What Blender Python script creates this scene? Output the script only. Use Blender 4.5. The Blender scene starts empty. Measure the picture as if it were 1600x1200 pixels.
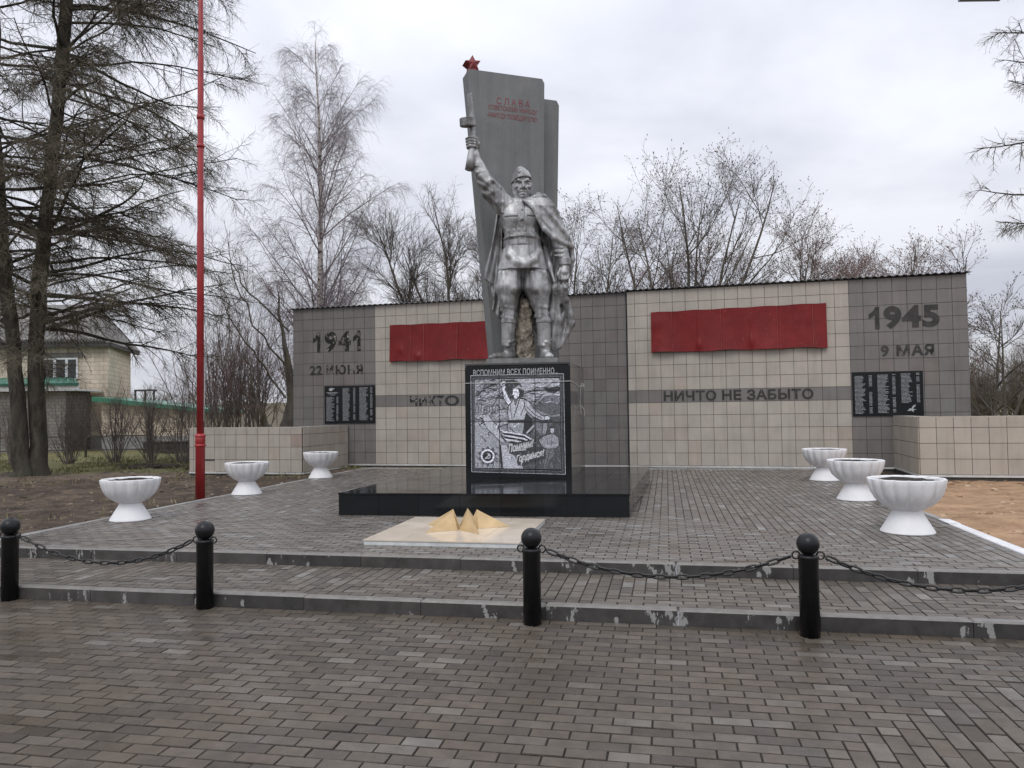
import bpy, math, random
import numpy as np
from mathutils import Vector, Matrix

# ------------------------------------------------------------------ camera, sky, sun, exposure
scene = bpy.context.scene
COL = scene.collection
PITCH = math.atan(42 / 1202.0)
ROLL = 0.013
CAM_H = 1.61
_c, _s, _cp, _sp = math.cos(ROLL), math.sin(ROLL), math.cos(PITCH), math.sin(PITCH)
cam_data = bpy.data.cameras.new("camera")
cam_data.sensor_width = 36.0
cam_data.lens = 36.0 * 1202 / 1600
cam_data.clip_start = 0.05
cam_data.clip_end = 6000
cam = bpy.data.objects.new("camera", cam_data)
COL.objects.link(cam)
_r = Vector((_c, _s * _sp, -_s * _cp))
_u = Vector((_s, -_c * _sp, _c * _cp))
_f = Vector((0, _cp, _sp))
cam.matrix_world = Matrix(((_r.x, _u.x, -_f.x, 0), (_r.y, _u.y, -_f.y, 0), (_r.z, _u.z, -_f.z, CAM_H), (0, 0, 0, 1)))
scene.camera = cam

scene.view_settings.view_transform = 'Standard'
scene.view_settings.look = 'None'
scene.view_settings.exposure = 0.14
scene.view_settings.gamma = 1.0
scene.view_settings.use_curve_mapping = False

SUN_EL, SUN_ROT = math.radians(52), math.radians(200)
world = bpy.data.worlds.new("World")
scene.world = world
world.use_nodes = True
wt = world.node_tree
wt.nodes.clear()
def wn(t, **kw):
    n = wt.nodes.new(t)
    for k, v in kw.items():
        setattr(n, k, v)
    return n
w_out = wn('ShaderNodeOutputWorld')
w_bg = wn('ShaderNodeBackground')
sky = wn('ShaderNodeTexSky', sky_type='NISHITA', sun_disc=False)
sky.sun_elevation = SUN_EL
sky.sun_rotation = SUN_ROT
sky.air_density = 1.0
sky.dust_density = 4.0
w_bg.inputs['Strength'].default_value = 0.1
tc = wn('ShaderNodeTexCoord')
sep = wn('ShaderNodeSeparateXYZ')
wt.links.new(tc.outputs['Generated'], sep.inputs[0])
# overcast cloud deck: direction projected on a flat cloud ceiling
zz = wn('ShaderNodeMath', operation='MAXIMUM'); zz.inputs[1].default_value = 0.0
wt.links.new(sep.outputs['Z'], zz.inputs[0])
za = wn('ShaderNodeMath', operation='ADD'); za.inputs[1].default_value = 0.22
wt.links.new(zz.outputs[0], za.inputs[0])
dx = wn('ShaderNodeMath', operation='DIVIDE'); dy = wn('ShaderNodeMath', operation='DIVIDE')
wt.links.new(sep.outputs['X'], dx.inputs[0]); wt.links.new(za.outputs[0], dx.inputs[1])
wt.links.new(sep.outputs['Y'], dy.inputs[0]); wt.links.new(za.outputs[0], dy.inputs[1])
cmb = wn('ShaderNodeCombineXYZ')
wt.links.new(dx.outputs[0], cmb.inputs[0]); wt.links.new(dy.outputs[0], cmb.inputs[1])
cn = wn('ShaderNodeTexNoise')
cn.inputs['Scale'].default_value = 1.5; cn.inputs['Detail'].default_value = 6; cn.inputs['Roughness'].default_value = 0.5
cn.inputs['Distortion'].default_value = 0.25
wt.links.new(cmb.outputs[0], cn.inputs['Vector'])
cr = wn('ShaderNodeValToRGB')
cr.color_ramp.elements[0].position = 0.34; cr.color_ramp.elements[0].color = (5.35, 5.55, 6.35, 1)
cr.color_ramp.elements[1].position = 0.62; cr.color_ramp.elements[1].color = (7.6, 7.75, 8.3, 1)
wt.links.new(cn.outputs['Fac'], cr.inputs[0])
# an overcast sky is up to three times brighter overhead than at the horizon
grad = wn('ShaderNodeMapRange')
grad.inputs['From Min'].default_value = 0.0; grad.inputs['From Max'].default_value = 1.0
grad.inputs['To Min'].default_value = 0.90; grad.inputs['To Max'].default_value = 1.9
wt.links.new(sep.outputs['Z'], grad.inputs['Value'])
mul = wn('ShaderNodeVectorMath', operation='SCALE')
wt.links.new(cr.outputs[0], mul.inputs[0]); wt.links.new(grad.outputs[0], mul.inputs['Scale'])
mx = wn('ShaderNodeMixRGB'); mx.inputs[0].default_value = 0.93
wt.links.new(sky.outputs[0], mx.inputs[1]); wt.links.new(mul.outputs[0], mx.inputs[2])
wt.links.new(mx.outputs[0], w_bg.inputs['Color'])
wt.links.new(w_bg.outputs[0], w_out.inputs['Surface'])

sun_d = bpy.data.lights.new("sun", 'SUN')
sun_d.energy = 0.9
sun_d.angle = math.radians(25)
sun_d.color = (1.0, 0.98, 0.95)
sun_o = bpy.data.objects.new("sun", sun_d)
COL.objects.link(sun_o)
_sd = Vector((math.sin(SUN_ROT) * math.cos(SUN_EL), math.cos(SUN_ROT) * math.cos(SUN_EL), math.sin(SUN_EL)))
sun_o.rotation_euler = _sd.to_track_quat('Z', 'Y').to_euler()
sun_o.location = (0, -10, 30)

# ------------------------------------------------------------------ helpers
rng = random.Random(7)
WLOC = {}
def thing(name, label, cat, loc=(0, 0, 0), group=None):
    o = bpy.data.objects.new(name, None)
    o.empty_display_size = 0.2
    o.location = loc
    COL.objects.link(o)
    WLOC[o] = Vector(loc)
    return tag(o, label, cat, group)
def tag(o, label=None, cat=None, group=None, kind=None):
    if label: o['label'] = label
    if cat: o['category'] = cat
    if group: o['group'] = group
    if kind: o['kind'] = kind
    return o
def link_mesh(name, me, parent=None, loc=(0, 0, 0)):
    o = bpy.data.objects.new(name, me)
    COL.objects.link(o)
    if parent is not None:
        o.parent = parent
        WLOC[o] = WLOC[parent]
    else:
        o.location = loc
        WLOC[o] = Vector(loc)
    return o
def mesh_obj(name, verts, faces, mat, parent=None, smooth=False, loc=None, mats=None, midx=None):
    """verts are world coordinates; the mesh is stored relative to its parent (or to loc)"""
    off = WLOC[parent] if parent is not None else Vector(loc or (0, 0, 0))
    me = bpy.data.meshes.new(name)
    v = np.asarray(verts, dtype=np.float64) - np.array(off)
    me.from_pydata(v.tolist(), [], faces if isinstance(faces, list) else faces.tolist())
    for m in (mats or [mat]):
        me.materials.append(m)
    if midx is not None:
        me.polygons.foreach_set('material_index', np.asarray(midx, dtype=np.int32))
    if smooth:
        me.polygons.foreach_set('use_smooth', np.ones(len(me.polygons), dtype=bool))
    me.update()
    return link_mesh(name, me, parent, off if parent is None else (0, 0, 0))
def copy_tree(o, parent=None):
    c = o.copy(); COL.objects.link(c)
    if parent is not None: c.parent = parent
    WLOC[c] = WLOC.get(o, Vector((0, 0, 0)))
    for ch in list(o.children):
        copy_tree(ch, c)
    return c

class MB:
    """collects shapes into one mesh"""
    def __init__(self):
        self.v = []; self.f = []; self.m = []; self.mi = 0
    def add(self, verts, faces):
        n = len(self.v)
        self.v.extend([tuple(p) for p in verts])
        self.f.extend([tuple(i + n for i in f) for f in faces])
        self.m.extend([self.mi] * len(faces))
    def box(self, lo, hi, fr=None, ch=0.0):
        """axis box in frame fr (a function local->world); ch bevels the top edges"""
        x0, y0, z0 = lo; x1, y1, z1 = hi
        if ch > 0:
            vs = [(x0, y0, z0), (x1, y0, z0), (x1, y1, z0), (x0, y1, z0),
                  (x0, y0, z1 - ch), (x1, y0, z1 - ch), (x1, y1, z1 - ch), (x0, y1, z1 - ch),
                  (x0 + ch, y0 + ch, z1), (x1 - ch, y0 + ch, z1), (x1 - ch, y1 - ch, z1), (x0 + ch, y1 - ch, z1)]
            fs = [(3, 2, 1, 0)] + [(i, (i + 1) % 4, (i + 1) % 4 + 4, i + 4) for i in range(4)] + \
                 [(i + 4, (i + 1) % 4 + 4, (i + 1) % 4 + 8, i + 8) for i in range(4)] + [(8, 9, 10, 11)]
        else:
            vs = [(x0, y0, z0), (x1, y0, z0), (x1, y1, z0), (x0, y1, z0), (x0, y0, z1), (x1, y0, z1), (x1, y1, z1), (x0, y1, z1)]
            fs = [(3, 2, 1, 0), (4, 5, 6, 7), (0, 1, 5, 4), (1, 2, 6, 5), (2, 3, 7, 6), (3, 0, 4, 7)]
        if fr: vs = [fr(*p) for p in vs]
        self.add(vs, fs)
    def lathe(self, prof, center, n=32, axis=None, flute=None, caps=True):
        """prof: list of (radius, z)"""
        cx, cy, cz = center
        vs = []; fs = []
        for r, z in prof:
            for i in range(n):
                a = 2 * math.pi * i / n
                rr = r * (flute(a, z) if flute else 1)
                p = Vector((rr * math.cos(a), rr * math.sin(a), z))
                if axis is not None: p = axis @ p
                vs.append((cx + p.x, cy + p.y, cz + p.z))
        for j in range(len(prof) - 1):
            for i in range(n):
                k = (i + 1) % n
                fs.append((j * n + i, j * n + k, (j + 1) * n + k, (j + 1) * n + i))
        if caps:
            fs.append(tuple(range(n - 1, -1, -1)))
            fs.append(tuple((len(prof) - 1) * n + i for i in range(n)))
        self.add(vs, fs)
    def prism(self, poly, t0, t1, fr):
        """polygon (a,b) extruded from depth t0 to t1; fr(a, b, t) -> world"""
        n = len(poly)
        vs = [fr(a, b, t0) for a, b in poly] + [fr(a, b, t1) for a, b in poly]
        fs = [tuple(range(n - 1, -1, -1)), tuple(range(n, 2 * n))] + [(i, (i + 1) % n, (i + 1) % n + n, i + n) for i in range(n)]
        self.add(vs, fs)
    def bar(self, p0, p1, r0, r1=None, n=8):
        p0, p1 = Vector(p0), Vector(p1)
        r1 = r0 if r1 is None else r1
        d = (p1 - p0).normalized()
        a = d.orthogonal().normalized(); b = d.cross(a)
        vs = []
        for p, r in ((p0, r0), (p1, r1)):
            for i in range(n):
                t = 2 * math.pi * i / n
                vs.append(tuple(p + (a * math.cos(t) + b * math.sin(t)) * r))
        fs = [(i, (i + 1) % n, (i + 1) % n + n, i + n) for i in range(n)] + [tuple(range(n - 1, -1, -1)), tuple(range(n, 2 * n))]
        self.add(vs, fs)
    def tube(self, pts, r, n=6, closed=False):
        pts = [Vector(p) for p in pts]
        m = len(pts); vs = []; fs = []
        ref = None
        for i, p in enumerate(pts):
            if closed: d = pts[(i + 1) % m] - pts[i - 1]
            else: d = pts[min(i + 1, m - 1)] - pts[max(i - 1, 0)]
            d.normalize()
            if ref is None: ref = d.orthogonal().normalized()
            a = (ref - d * ref.dot(d)).normalized(); ref = a
            b = d.cross(a)
            rr = r[i] if hasattr(r, '__len__') else r
            for k in range(n):
                t = 2 * math.pi * k / n
                vs.append(tuple(p + (a * math.cos(t) + b * math.sin(t)) * rr))
        for i in range(m if closed else m - 1):
            j = (i + 1) % m
            for k in range(n):
                l = (k + 1) % n
                fs.append((i * n + k, i * n + l, j * n + l, j * n + k))
        if not closed:
            fs.append(tuple(range(n - 1, -1, -1))); fs.append(tuple((m - 1) * n + k for k in range(n)))
        self.add(vs, fs)
    def build(self, name, mat, parent=None, smooth=False, loc=None, mats=None):
        return mesh_obj(name, self.v, self.f, mat, parent, smooth, loc, mats, self.m if mats else None)

# node material helper -------------------------------------------------------
class NM:
    def __init__(self, name):
        self.m = bpy.data.materials.new(name); self.m.use_nodes = True
        self.t = self.m.node_tree; self.b = self.t.nodes['Principled BSDF']
        self._o = None
    def n(self, t, **kw):
        x = self.t.nodes.new(t)
        for k, v in kw.items(): setattr(x, k, v)
        return x
    def l(self, a, b): self.t.links.new(a, b)
    def obj(self):
        if self._o is None: self._o = self.n('ShaderNodeTexCoord').outputs['Object']
        return self._o
    def noise(self, scale, detail=4, rough=0.55, vec=None, stretch=None, dist=0.0):
        x = self.n('ShaderNodeTexNoise')
        x.inputs['Scale'].default_value = scale; x.inputs['Detail'].default_value = detail
        x.inputs['Roughness'].default_value = rough; x.inputs['Distortion'].default_value = dist
        v = vec or self.obj()
        if stretch:
            mp = self.n('ShaderNodeMapping'); mp.inputs['Scale'].default_value = stretch
            self.l(v, mp.inputs[0]); v = mp.outputs[0]
        self.l(v, x.inputs['Vector'])
        return x.outputs['Fac']
    def ramp(self, fac, *stops):
        r = self.n('ShaderNodeValToRGB'); e = r.color_ramp.elements
        while len(e) < len(stops): e.new(0.5)
        for i, (p, c) in enumerate(stops):
            e[i].position = p; e[i].color = (c, c, c, 1) if not hasattr(c, '__len__') else (*c, 1)
        self.l(fac, r.inputs[0]); return r.outputs[0]
    def mix(self, fac, a, b, mode='MIX'):
        x = self.n('ShaderNodeMixRGB', blend_type=mode)
        for i, s in ((0, fac), (1, a), (2, b)):
            if hasattr(s, 'is_output'): self.l(s, x.inputs[i])
            elif hasattr(s, '__len__'): x.inputs[i].default_value = (*s, 1)
            elif i == 0: x.inputs[0].default_value = s
            else: x.inputs[i].default_value = (s, s, s, 1)
        return x.outputs[0]
    def math(self, op, a, b=0.0):
        x = self.n('ShaderNodeMath', operation=op)
        for i, s in ((0, a), (1, b)):
            if hasattr(s, 'is_output'): self.l(s, x.inputs[i])
            else: x.inputs[i].default_value = s
        return x.outputs[0]
    def island(self):
        return self.n('ShaderNodeNewGeometry').outputs['Random Per Island']
    def set(self, base=None, rough=None, metal=None, spec=None, bump=None, bstr=0.3, bdist=0.01):
        for k, s in (('Base Color', base), ('Roughness', rough), ('Metallic', metal), ('Specular IOR Level', spec)):
            if s is None: continue
            if hasattr(s, 'is_output'): self.l(s, self.b.inputs[k])
            elif hasattr(s, '__len__'): self.b.inputs[k].default_value = (*s, 1)
            else: self.b.inputs[k].default_value = s
        if bump is not None:
            bp = self.n('ShaderNodeBump'); bp.inputs['Strength'].default_value = bstr; bp.inputs['Distance'].default_value = bdist
            self.l(bump, bp.inputs['Height']); self.l(bp.outputs[0], self.b.inputs['Normal'])
        return self.m

def mat_noisy(name, c0, c1, scale=8, rough=0.6, bump=0.2, metal=0.0, bscale=None, spec=0.5, stretch=None, bdist=0.01):
    q = NM(name)
    f = q.noise(scale, 5, stretch=stretch)
    return q.set(q.ramp(f, (0.3, c0), (0.7, c1)), rough, metal, spec, q.noise(bscale or scale * 6, 4, stretch=stretch), bump, bdist)

# plaza frame: p runs along the steps, q away from the viewer
PA = math.radians(11.3)
PC, PS = math.cos(PA), math.sin(PA)
def PQ(p, q, z=0.0):
    return (PC * p + PS * q, -PS * p + PC * q, z)
Z1, Z2 = 0.11, 0.22          # step tread and platform heights
# ------------------------------------------------------------------ setting: ground, paving, steps
def paver_mat(name, base, spread, wet, sandy=0.0, spec=.4):
    q = NM(name)
    isl = q.island()
    tone = q.ramp(isl, (0.0, tuple(c * (1 - spread) for c in base)), (0.45, base), (0.80, tuple(c * (1 + spread * .8) for c in base)),
                  (0.93, tuple(c * (1 + spread * 1.3) * k for c, k in zip(base, (.98, 1.02, 1.06)))), (1.0, tuple(min(1, c * (1 + spread * 3.4) * k) for c, k in zip(base, (.94, 1.03, 1.13)))))  # palest pavers tinted cool: sky reflection on wet brick put into the colour
    i2 = q.math('FRACT', q.math('MULTIPLY', isl, 37.7))
    hue = q.mix(q.math('MULTIPLY', i2, 0.5), tone, q.mix(1.0, tone, (1.06, 0.99, 0.92), 'MULTIPLY'))
    blot = q.noise(9, 5, .6)
    col = q.mix(1.0, hue, q.ramp(blot, (0.25, 0.72), (0.75, 1.22)), 'MULTIPLY')
    grain = q.noise(160, 3, .6)
    col = q.mix(1.0, col, q.ramp(grain, (0.2, 0.78), (0.8, 1.2)), 'MULTIPLY')
    if sandy:
        sm = q.noise(0.75, 4, .6)
        col = q.mix(q.math('MULTIPLY', q.ramp(sm, (0.52, 0.0), (0.72, 1.0)), sandy), col, (0.115, 0.085, 0.055))
    pud = q.noise(0.9, 4, .62)
    i3 = q.math('FRACT', q.math('MULTIPLY', isl, 91.3))
    wetf = q.math('ADD', q.math('MULTIPLY', q.ramp(pud, (0.35, 0.0), (0.68, 1.0)), 0.6), q.math('MULTIPLY', i3, 0.4))
    rough = q.ramp(q.math('ADD', wetf, q.math('MULTIPLY', q.math('SUBTRACT', blot, .5), .5)), (0.15, 0.62), (0.85, wet))
    return q.set(col, rough, 0, spec, q.math('ADD', q.math('MULTIPLY', grain, 0.5), blot), 0.35, 0.004)

def lay(name, mat, p0, p1, q0, q1, z, zone, seed, sunk=0.0):
    """real 200 x 100 mm pavers on a 100 mm lattice; zone(p,q) True where they lie along the steps"""
    r = random.Random(seed)
    u = 0.1
    nx, ny = int(round((p1 - p0) / u)), int(round((q1 - q0) / u))
    occ = np.zeros((nx, ny), dtype=bool)
    vs = []; fs = []; mi = []
    def brick(a0, a1, b0, b1):
        g = 0.0026; c = 0.0036
        dz = r.gauss(0, 0.0012); tx = r.gauss(0, 0.004); ty = r.gauss(0, 0.004)
        ca, cb = (a0 + a1) / 2, (b0 + b1) / 2
        j = lambda: r.uniform(-0.0008, 0.0008)
        a0 += g + j(); a1 -= g + j(); b0 += g + j(); b1 -= g + j()
        n = len(vs)
        for (ia, zz) in ((0.0, -0.03), (0.0, -c), (c, 0.0)):
            for (a, b) in ((a0 + ia, b0 + ia), (a1 - ia, b0 + ia), (a1 - ia, b1 - ia), (a0 + ia, b1 - ia)):
                h = z + zz + (dz + tx * (a - ca) + ty * (b - cb) if zz > -0.02 else 0)
                vs.append(PQ(a, b, h))
        for k in (0, 4):
            for i in range(4):
                m = (i + 1) % 4
                fs.append((n + k + i, n + k + m, n + k + m + 4, n + k + i + 4)); mi.append(1)
        fs.append((n + 8, n + 9, n + 10, n + 11)); mi.append(0)
    for y in range(ny):
        for x in range(nx):
            if (x + y) % 2: continue
            a, b = p0 + x * u, q0 + y * u
            if zone(a, b):
                if x + 1 < nx and not occ[x, y] and not occ[x + 1, y]:
                    occ[x, y] = occ[x + 1, y] = True; brick(a, a + 2 * u, b, b + u)
            else:
                if y + 1 < ny and not occ[x, y] and not occ[x, y + 1]:
                    occ[x, y] = occ[x, y + 1] = True; brick(a, a + u, b, b + 2 * u)
    for y in range(ny):
        for x in range(nx):
            if not occ[x, y]: brick(p0 + x * u, p0 + (x + 1) * u, q0 + y * u, q0 + (y + 1) * u)
    return tag(mesh_obj(name, vs, fs, mat, loc=PQ((p0 + p1) / 2, (q0 + q1) / 2, z), mats=[mat, M_joint], midx=mi), kind='structure')

q = NM('joint_sand')
M_joint = q.set(q.ramp(q.noise(30, 4), (0.3, (0.028, 0.024, 0.020)), (0.7, (0.070, 0.058, 0.045))), 0.9)
M_front = paver_mat('wet_brown_pavers', (0.088, 0.073, 0.058), 0.27, 0.13, 0.55, 0.38)
M_plat = paver_mat('wet_grey_pavers', (0.158, 0.143, 0.128), 0.18, 0.13, 0, 0.42)
M_tread = paver_mat('damp_tread_pavers', (0.120, 0.104, 0.087), 0.25, 0.24, 0, 0.36)
def tri(x, per):
    x = (x / per) % 1.0
    return 1 - abs(2 * x - 1)
lay('front_paving', M_front, -9.0, 7.0, 1.1, 5.9, 0.0, lambda p, q: p - q < -3.0, 1)
lay('step_paving', M_tread, -9.6, 5.8, 6.0, 7.1, Z1, lambda p, q: (q - 6.0) < 1.35 * tri(p + 0.75, 2.3) - 0.12, 2)
lay('platform_paving', M_plat, -7.4, 3.2, 7.2, 18.2, Z2, lambda p, q: q < 10.1 - p and q < 14.9 + p, 3)
for nm, (a, b, c, d, z) in {'front_bedding': (-9.0, 7.0, 1.1, 5.9, -0.011), 'step_bedding': (-9.6, 5.8, 6.0, 7.1, Z1 - 0.011), 'platform_bedding': (-7.4, 3.2, 7.2, 18.2, Z2 - 0.011)}.items():
    tag(mesh_obj(nm, [PQ(a, c, z), PQ(b, c, z), PQ(b, d, z), PQ(a, d, z)], [(0, 1, 2, 3)], M_joint, loc=PQ(a, c, z)), kind='structure')

# kerb stones
q = NM('wet_dark_kerb_concrete')
nz = q.noise(6, 5, .6)
geo = q.n('ShaderNodeNewGeometry')
base = q.mix(1.0, q.ramp(q.island(), (0, (0.040, 0.038, 0.036)), (1, (0.062, 0.058, 0.054))), q.ramp(nz, (0.3, 0.7), (0.7, 1.35)), 'MULTIPLY')
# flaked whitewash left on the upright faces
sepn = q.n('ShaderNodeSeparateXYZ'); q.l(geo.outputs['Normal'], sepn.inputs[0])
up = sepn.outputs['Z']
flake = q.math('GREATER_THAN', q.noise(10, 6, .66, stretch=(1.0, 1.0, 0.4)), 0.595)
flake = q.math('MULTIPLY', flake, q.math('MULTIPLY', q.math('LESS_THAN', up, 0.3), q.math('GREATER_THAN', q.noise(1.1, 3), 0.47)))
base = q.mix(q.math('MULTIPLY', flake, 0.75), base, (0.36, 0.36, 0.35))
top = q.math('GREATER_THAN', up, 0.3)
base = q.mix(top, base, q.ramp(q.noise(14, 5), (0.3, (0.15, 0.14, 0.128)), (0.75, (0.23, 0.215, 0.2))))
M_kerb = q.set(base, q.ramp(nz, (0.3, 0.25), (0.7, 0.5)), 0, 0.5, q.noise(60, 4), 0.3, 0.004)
def kerb_run(name, p0, p1, q0, q1, zlo, zhi, step, seed, mat, along='p'):
    r = random.Random(seed); b = MB()
    a = p0 if along == 'p' else q0
    end = p1 if along == 'p' else q1
    a -= r.uniform(0, .6)
    while a < end:
        e = min(a + step, end)
        j = r.uniform(-.003, .003)
        if along == 'p': b.box((a + .002, q0 + j, zlo), (e - .002, q1 + j, zhi + j), PQ, 0.012)
        else: b.box((p0 + j, a + .004, zlo), (p1 + j, e - .004, zhi + j), PQ, 0.008)
        a = e
    return tag(b.build(name, mat, loc=PQ(p0, q0, zlo)), kind='structure')
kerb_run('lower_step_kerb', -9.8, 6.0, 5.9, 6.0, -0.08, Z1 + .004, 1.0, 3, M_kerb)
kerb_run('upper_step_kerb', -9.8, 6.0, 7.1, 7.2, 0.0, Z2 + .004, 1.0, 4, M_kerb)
M_kerb_grey = mat_noisy('pale_wet_kerb', (0.20, 0.19, 0.18), (0.36, 0.35, 0.335), 3, 0.4, 0.25)
M_kerb_white = mat_noisy('whitewashed_kerb', (0.62, 0.62, 0.63), (0.78, 0.78, 0.79), 5, 0.6, 0.2)
kerb_run('left_edge_kerb', -7.49, -7.405, 7.2, 18.2, 0.0, Z2 + .012, 1.0, 5, M_kerb_grey, 'q')
kerb_run('right_edge_kerb', 3.205, 3.29, 10.25, 18.2, 0.0, Z2 + .012, 1.0, 6, M_kerb_grey, 'q')
kerb_run('white_edge_kerb', 3.205, 3.33, 7.2, 10.2, 0.0, Z2 + .016, 1.45, 9, M_kerb_white, 'q')
kerb_run('back_edge_kerb', -7.4, 3.2, 18.204, 18.28, 0.0, Z2 + .01, 1.0, 8, M_kerb_grey)

# open ground: one sheet to the horizon, cut out under the paving
def lines(fine, far):
    out = sorted(set(round(x, 3) for x in fine))
    lo, hi = out[0], out[-1]; d = 0.4; a = []; b = []
    x = hi
    while x < far: x += d; b.append(x); d *= 1.22
    x = lo; d = 0.4
    while x > -far: x -= d; a.append(x); d *= 1.22
    return a[::-1] + out + b
pl = lines(list(np.arange(-24, 14.01, 0.25)) + [-9.8, -7.49, 3.29, 6.0], 1500)
ql = lines(list(np.arange(-2, 40.01, 0.25)) + [1.1, 7.2, 18.27], 1500)
pl, ql = np.array(pl), np.array(ql)
PP, QQ = np.meshgrid(pl, ql, indexing='ij')
def vnoise(x, y, s, seed):
    r = np.random.RandomState(seed); T = r.rand(64, 64)
    x = x / s; y = y / s
    xi, yi = np.floor(x).astype(int), np.floor(y).astype(int); fx, fy = x - xi, y - yi
    fx = fx * fx * (3 - 2 * fx); fy = fy * fy * (3 - 2 * fy)
    g = lambda a, b: T[a % 64, b % 64]
    return (g(xi, yi) * (1 - fx) + g(xi + 1, yi) * fx) * (1 - fy) + (g(xi, yi + 1) * (1 - fx) + g(xi + 1, yi + 1) * fx) * fy - .5
near = np.clip(1 - np.hypot(PP, QQ - 15) / 60, 0, 1)
bump = (vnoise(PP, QQ, 1.7, 1) * .09 + vnoise(PP, QQ, .6, 2) * .07 + vnoise(PP, QQ, .3, 5) * .05) * near
HH = 0.15 + bump + vnoise(PP, QQ, 9, 3) * .15 * np.clip((QQ - 18) / 10, 0, 1)
HH = np.where((PP > 3.2) & (QQ > 7) & (QQ < 16.5), 0.20 + bump * .9 - 0.02, HH)     # sand beside the platform
HH = np.where((PP < -7.4) & (QQ > 7) & (PP > -9.0), HH * .6 + .4 * 0.20, HH)
HH = np.where(QQ < 7.15, -0.06 + bump * .3, HH)
HH = np.where((PP > -7.6) & (PP < 3.5) & (QQ > 18.2) & (QQ < 24), 0.20 + bump * .25, HH)
# far fields swell gently
dist = np.hypot(PP, QQ)
HH = HH + np.clip((QQ - 60) / 160, 0, 1) ** 1.5 * (5.2 + vnoise(PP, QQ, 90, 8) * 3) * np.clip((QQ - 60) / 80, 0, 1)
hole = lambda a, b: (1.1 <= b < 7.15 and -9.8 <= a < 6.0) or (-7.48 <= a < 3.28 and 7.1 < b < 18.26)
nv = [PQ(PP[i, j], QQ[i, j], HH[i, j]) for i in range(len(pl)) for j in range(len(ql))]
nf = []
W = len(ql)
for i in range(len(pl) - 1):
    for j in range(len(ql) - 1):
        if not hole((pl[i] + pl[i + 1]) / 2, (ql[j] + ql[j + 1]) / 2):
            nf.append((i * W + j, (i + 1) * W + j, (i + 1) * W + j + 1, i * W + j + 1))
q = NM('bare_soil_grass_and_sand')
oc = q.obj()
sx = q.n('ShaderNodeSeparateXYZ'); q.l(oc, sx.inputs[0])
pp = q.math('SUBTRACT', q.math('MULTIPLY', sx.outputs['X'], PC), q.math('MULTIPLY', sx.outputs['Y'], PS))
qq = q.math('ADD', q.math('MULTIPLY', sx.outputs['X'], PS), q.math('MULTIPLY', sx.outputs['Y'], PC))
n1, n2, n3 = q.noise(0.55, 6, .6), q.noise(2.6, 6, .65), q.noise(26, 5, .65)
soil = q.ramp(n2, (0.30, (0.026, 0.018, 0.013)), (0.5, (0.070, 0.049, 0.034)), (0.70, (0.15, 0.112, 0.08)))
soil = q.mix(1.0, soil, q.ramp(n3, (0.3, 0.5), (0.7, 1.5)), 'MULTIPLY'); soil = q.mix(1.0, soil, q.ramp(q.noise(9, 5, .65), (0.3, 0.65), (0.7, 1.35)), 'MULTIPLY')
litter = q.math('GREATER_THAN', q.noise(55, 2), 0.66)
soil = q.mix(q.math('MULTIPLY', litter, .55), soil, (0.24, 0.19, 0.14))
grass = q.mix(n3, (0.060, 0.062, 0.020), (0.22, 0.20, 0.085))
gm = q.math('ADD', q.math('ADD', n1, q.math('MULTIPLY', q.math('SUBTRACT', n2, .5), .9)), q.math('MULTIPLY', q.math('SUBTRACT', qq, 17.0), 0.05))
strip = q.math('SUBTRACT', 1.0, q.math('MULTIPLY', q.math('ABSOLUTE', q.math('SUBTRACT', qq, 20.2)), .28))
gm = q.math('ADD', gm, q.math('MULTIPLY', q.math('MULTIPLY', q.math('MAXIMUM', strip, 0.0), q.math('LESS_THAN', pp, -8.8)), .40))
gm = q.ramp(gm, (0.50, 0.0), (0.64, 1.0))
far = q.ramp(q.math('MULTIPLY', q.math('SUBTRACT', qq, 40.0), .02), (0.0, 0.0), (0.4, 1.0))
col = q.mix(gm, soil, grass)
col = q.mix(far, col, q.mix(n1, (0.085, 0.068, 0.042), (0.13, 0.108, 0.065)))
path = q.math('SUBTRACT', 1.0, q.math('MULTIPLY', q.math('ABSOLUTE', q.math('SUBTRACT', q.math('ADD', qq, q.math('MULTIPLY', pp, -0.42)), q.math('ADD', 20.6, q.math('MULTIPLY', n1, 3.0)))), 0.75))
path = q.math('MULTIPLY', q.math('MAXIMUM', path, 0.0), q.math('LESS_THAN', pp, -6.5))
col = q.mix(q.math('MULTIPLY', path, .85), col, q.mix(n2, (0.14, 0.10, 0.075), (0.25, 0.19, 0.15)))
sand = q.mix(1.0, q.ramp(n2, (0.30, (0.25, 0.152, 0.085)), (0.65, (0.44, 0.285, 0.17))), q.ramp(n3, (0.3, 0.82), (0.7, 1.15)), 'MULTIPLY')
streak = q.noise(3.2, 5, .6, stretch=(0.5, 1.6, 1))
sand = q.mix(q.ramp(streak, (0.58, 0.0), (0.68, 0.75)), sand, (0.085, 0.055, 0.034))
sm = q.math('GREATER_THAN', pp, 3.1)
sm = q.math('MULTIPLY', sm, q.ramp(q.math('SUBTRACT', q.math('ADD', 16.1, q.math('MULTIPLY', q.math('SUBTRACT', n2, .5), 3.0)), qq), (0.0, 0.0), (0.5, 1.0)))
sm = q.math('MULTIPLY', sm, q.math('GREATER_THAN', qq, 7.0))
col = q.mix(sm, col, sand)
M_ground = q.set(col, 0.85, 0, 0.3, q.math('ADD', q.math('MULTIPLY', n3, .6), n2), 0.7, 0.05)
tag(mesh_obj('ground', nv, nf, M_ground, smooth=True, loc=(0, 0, 0)), kind='structure')

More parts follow.
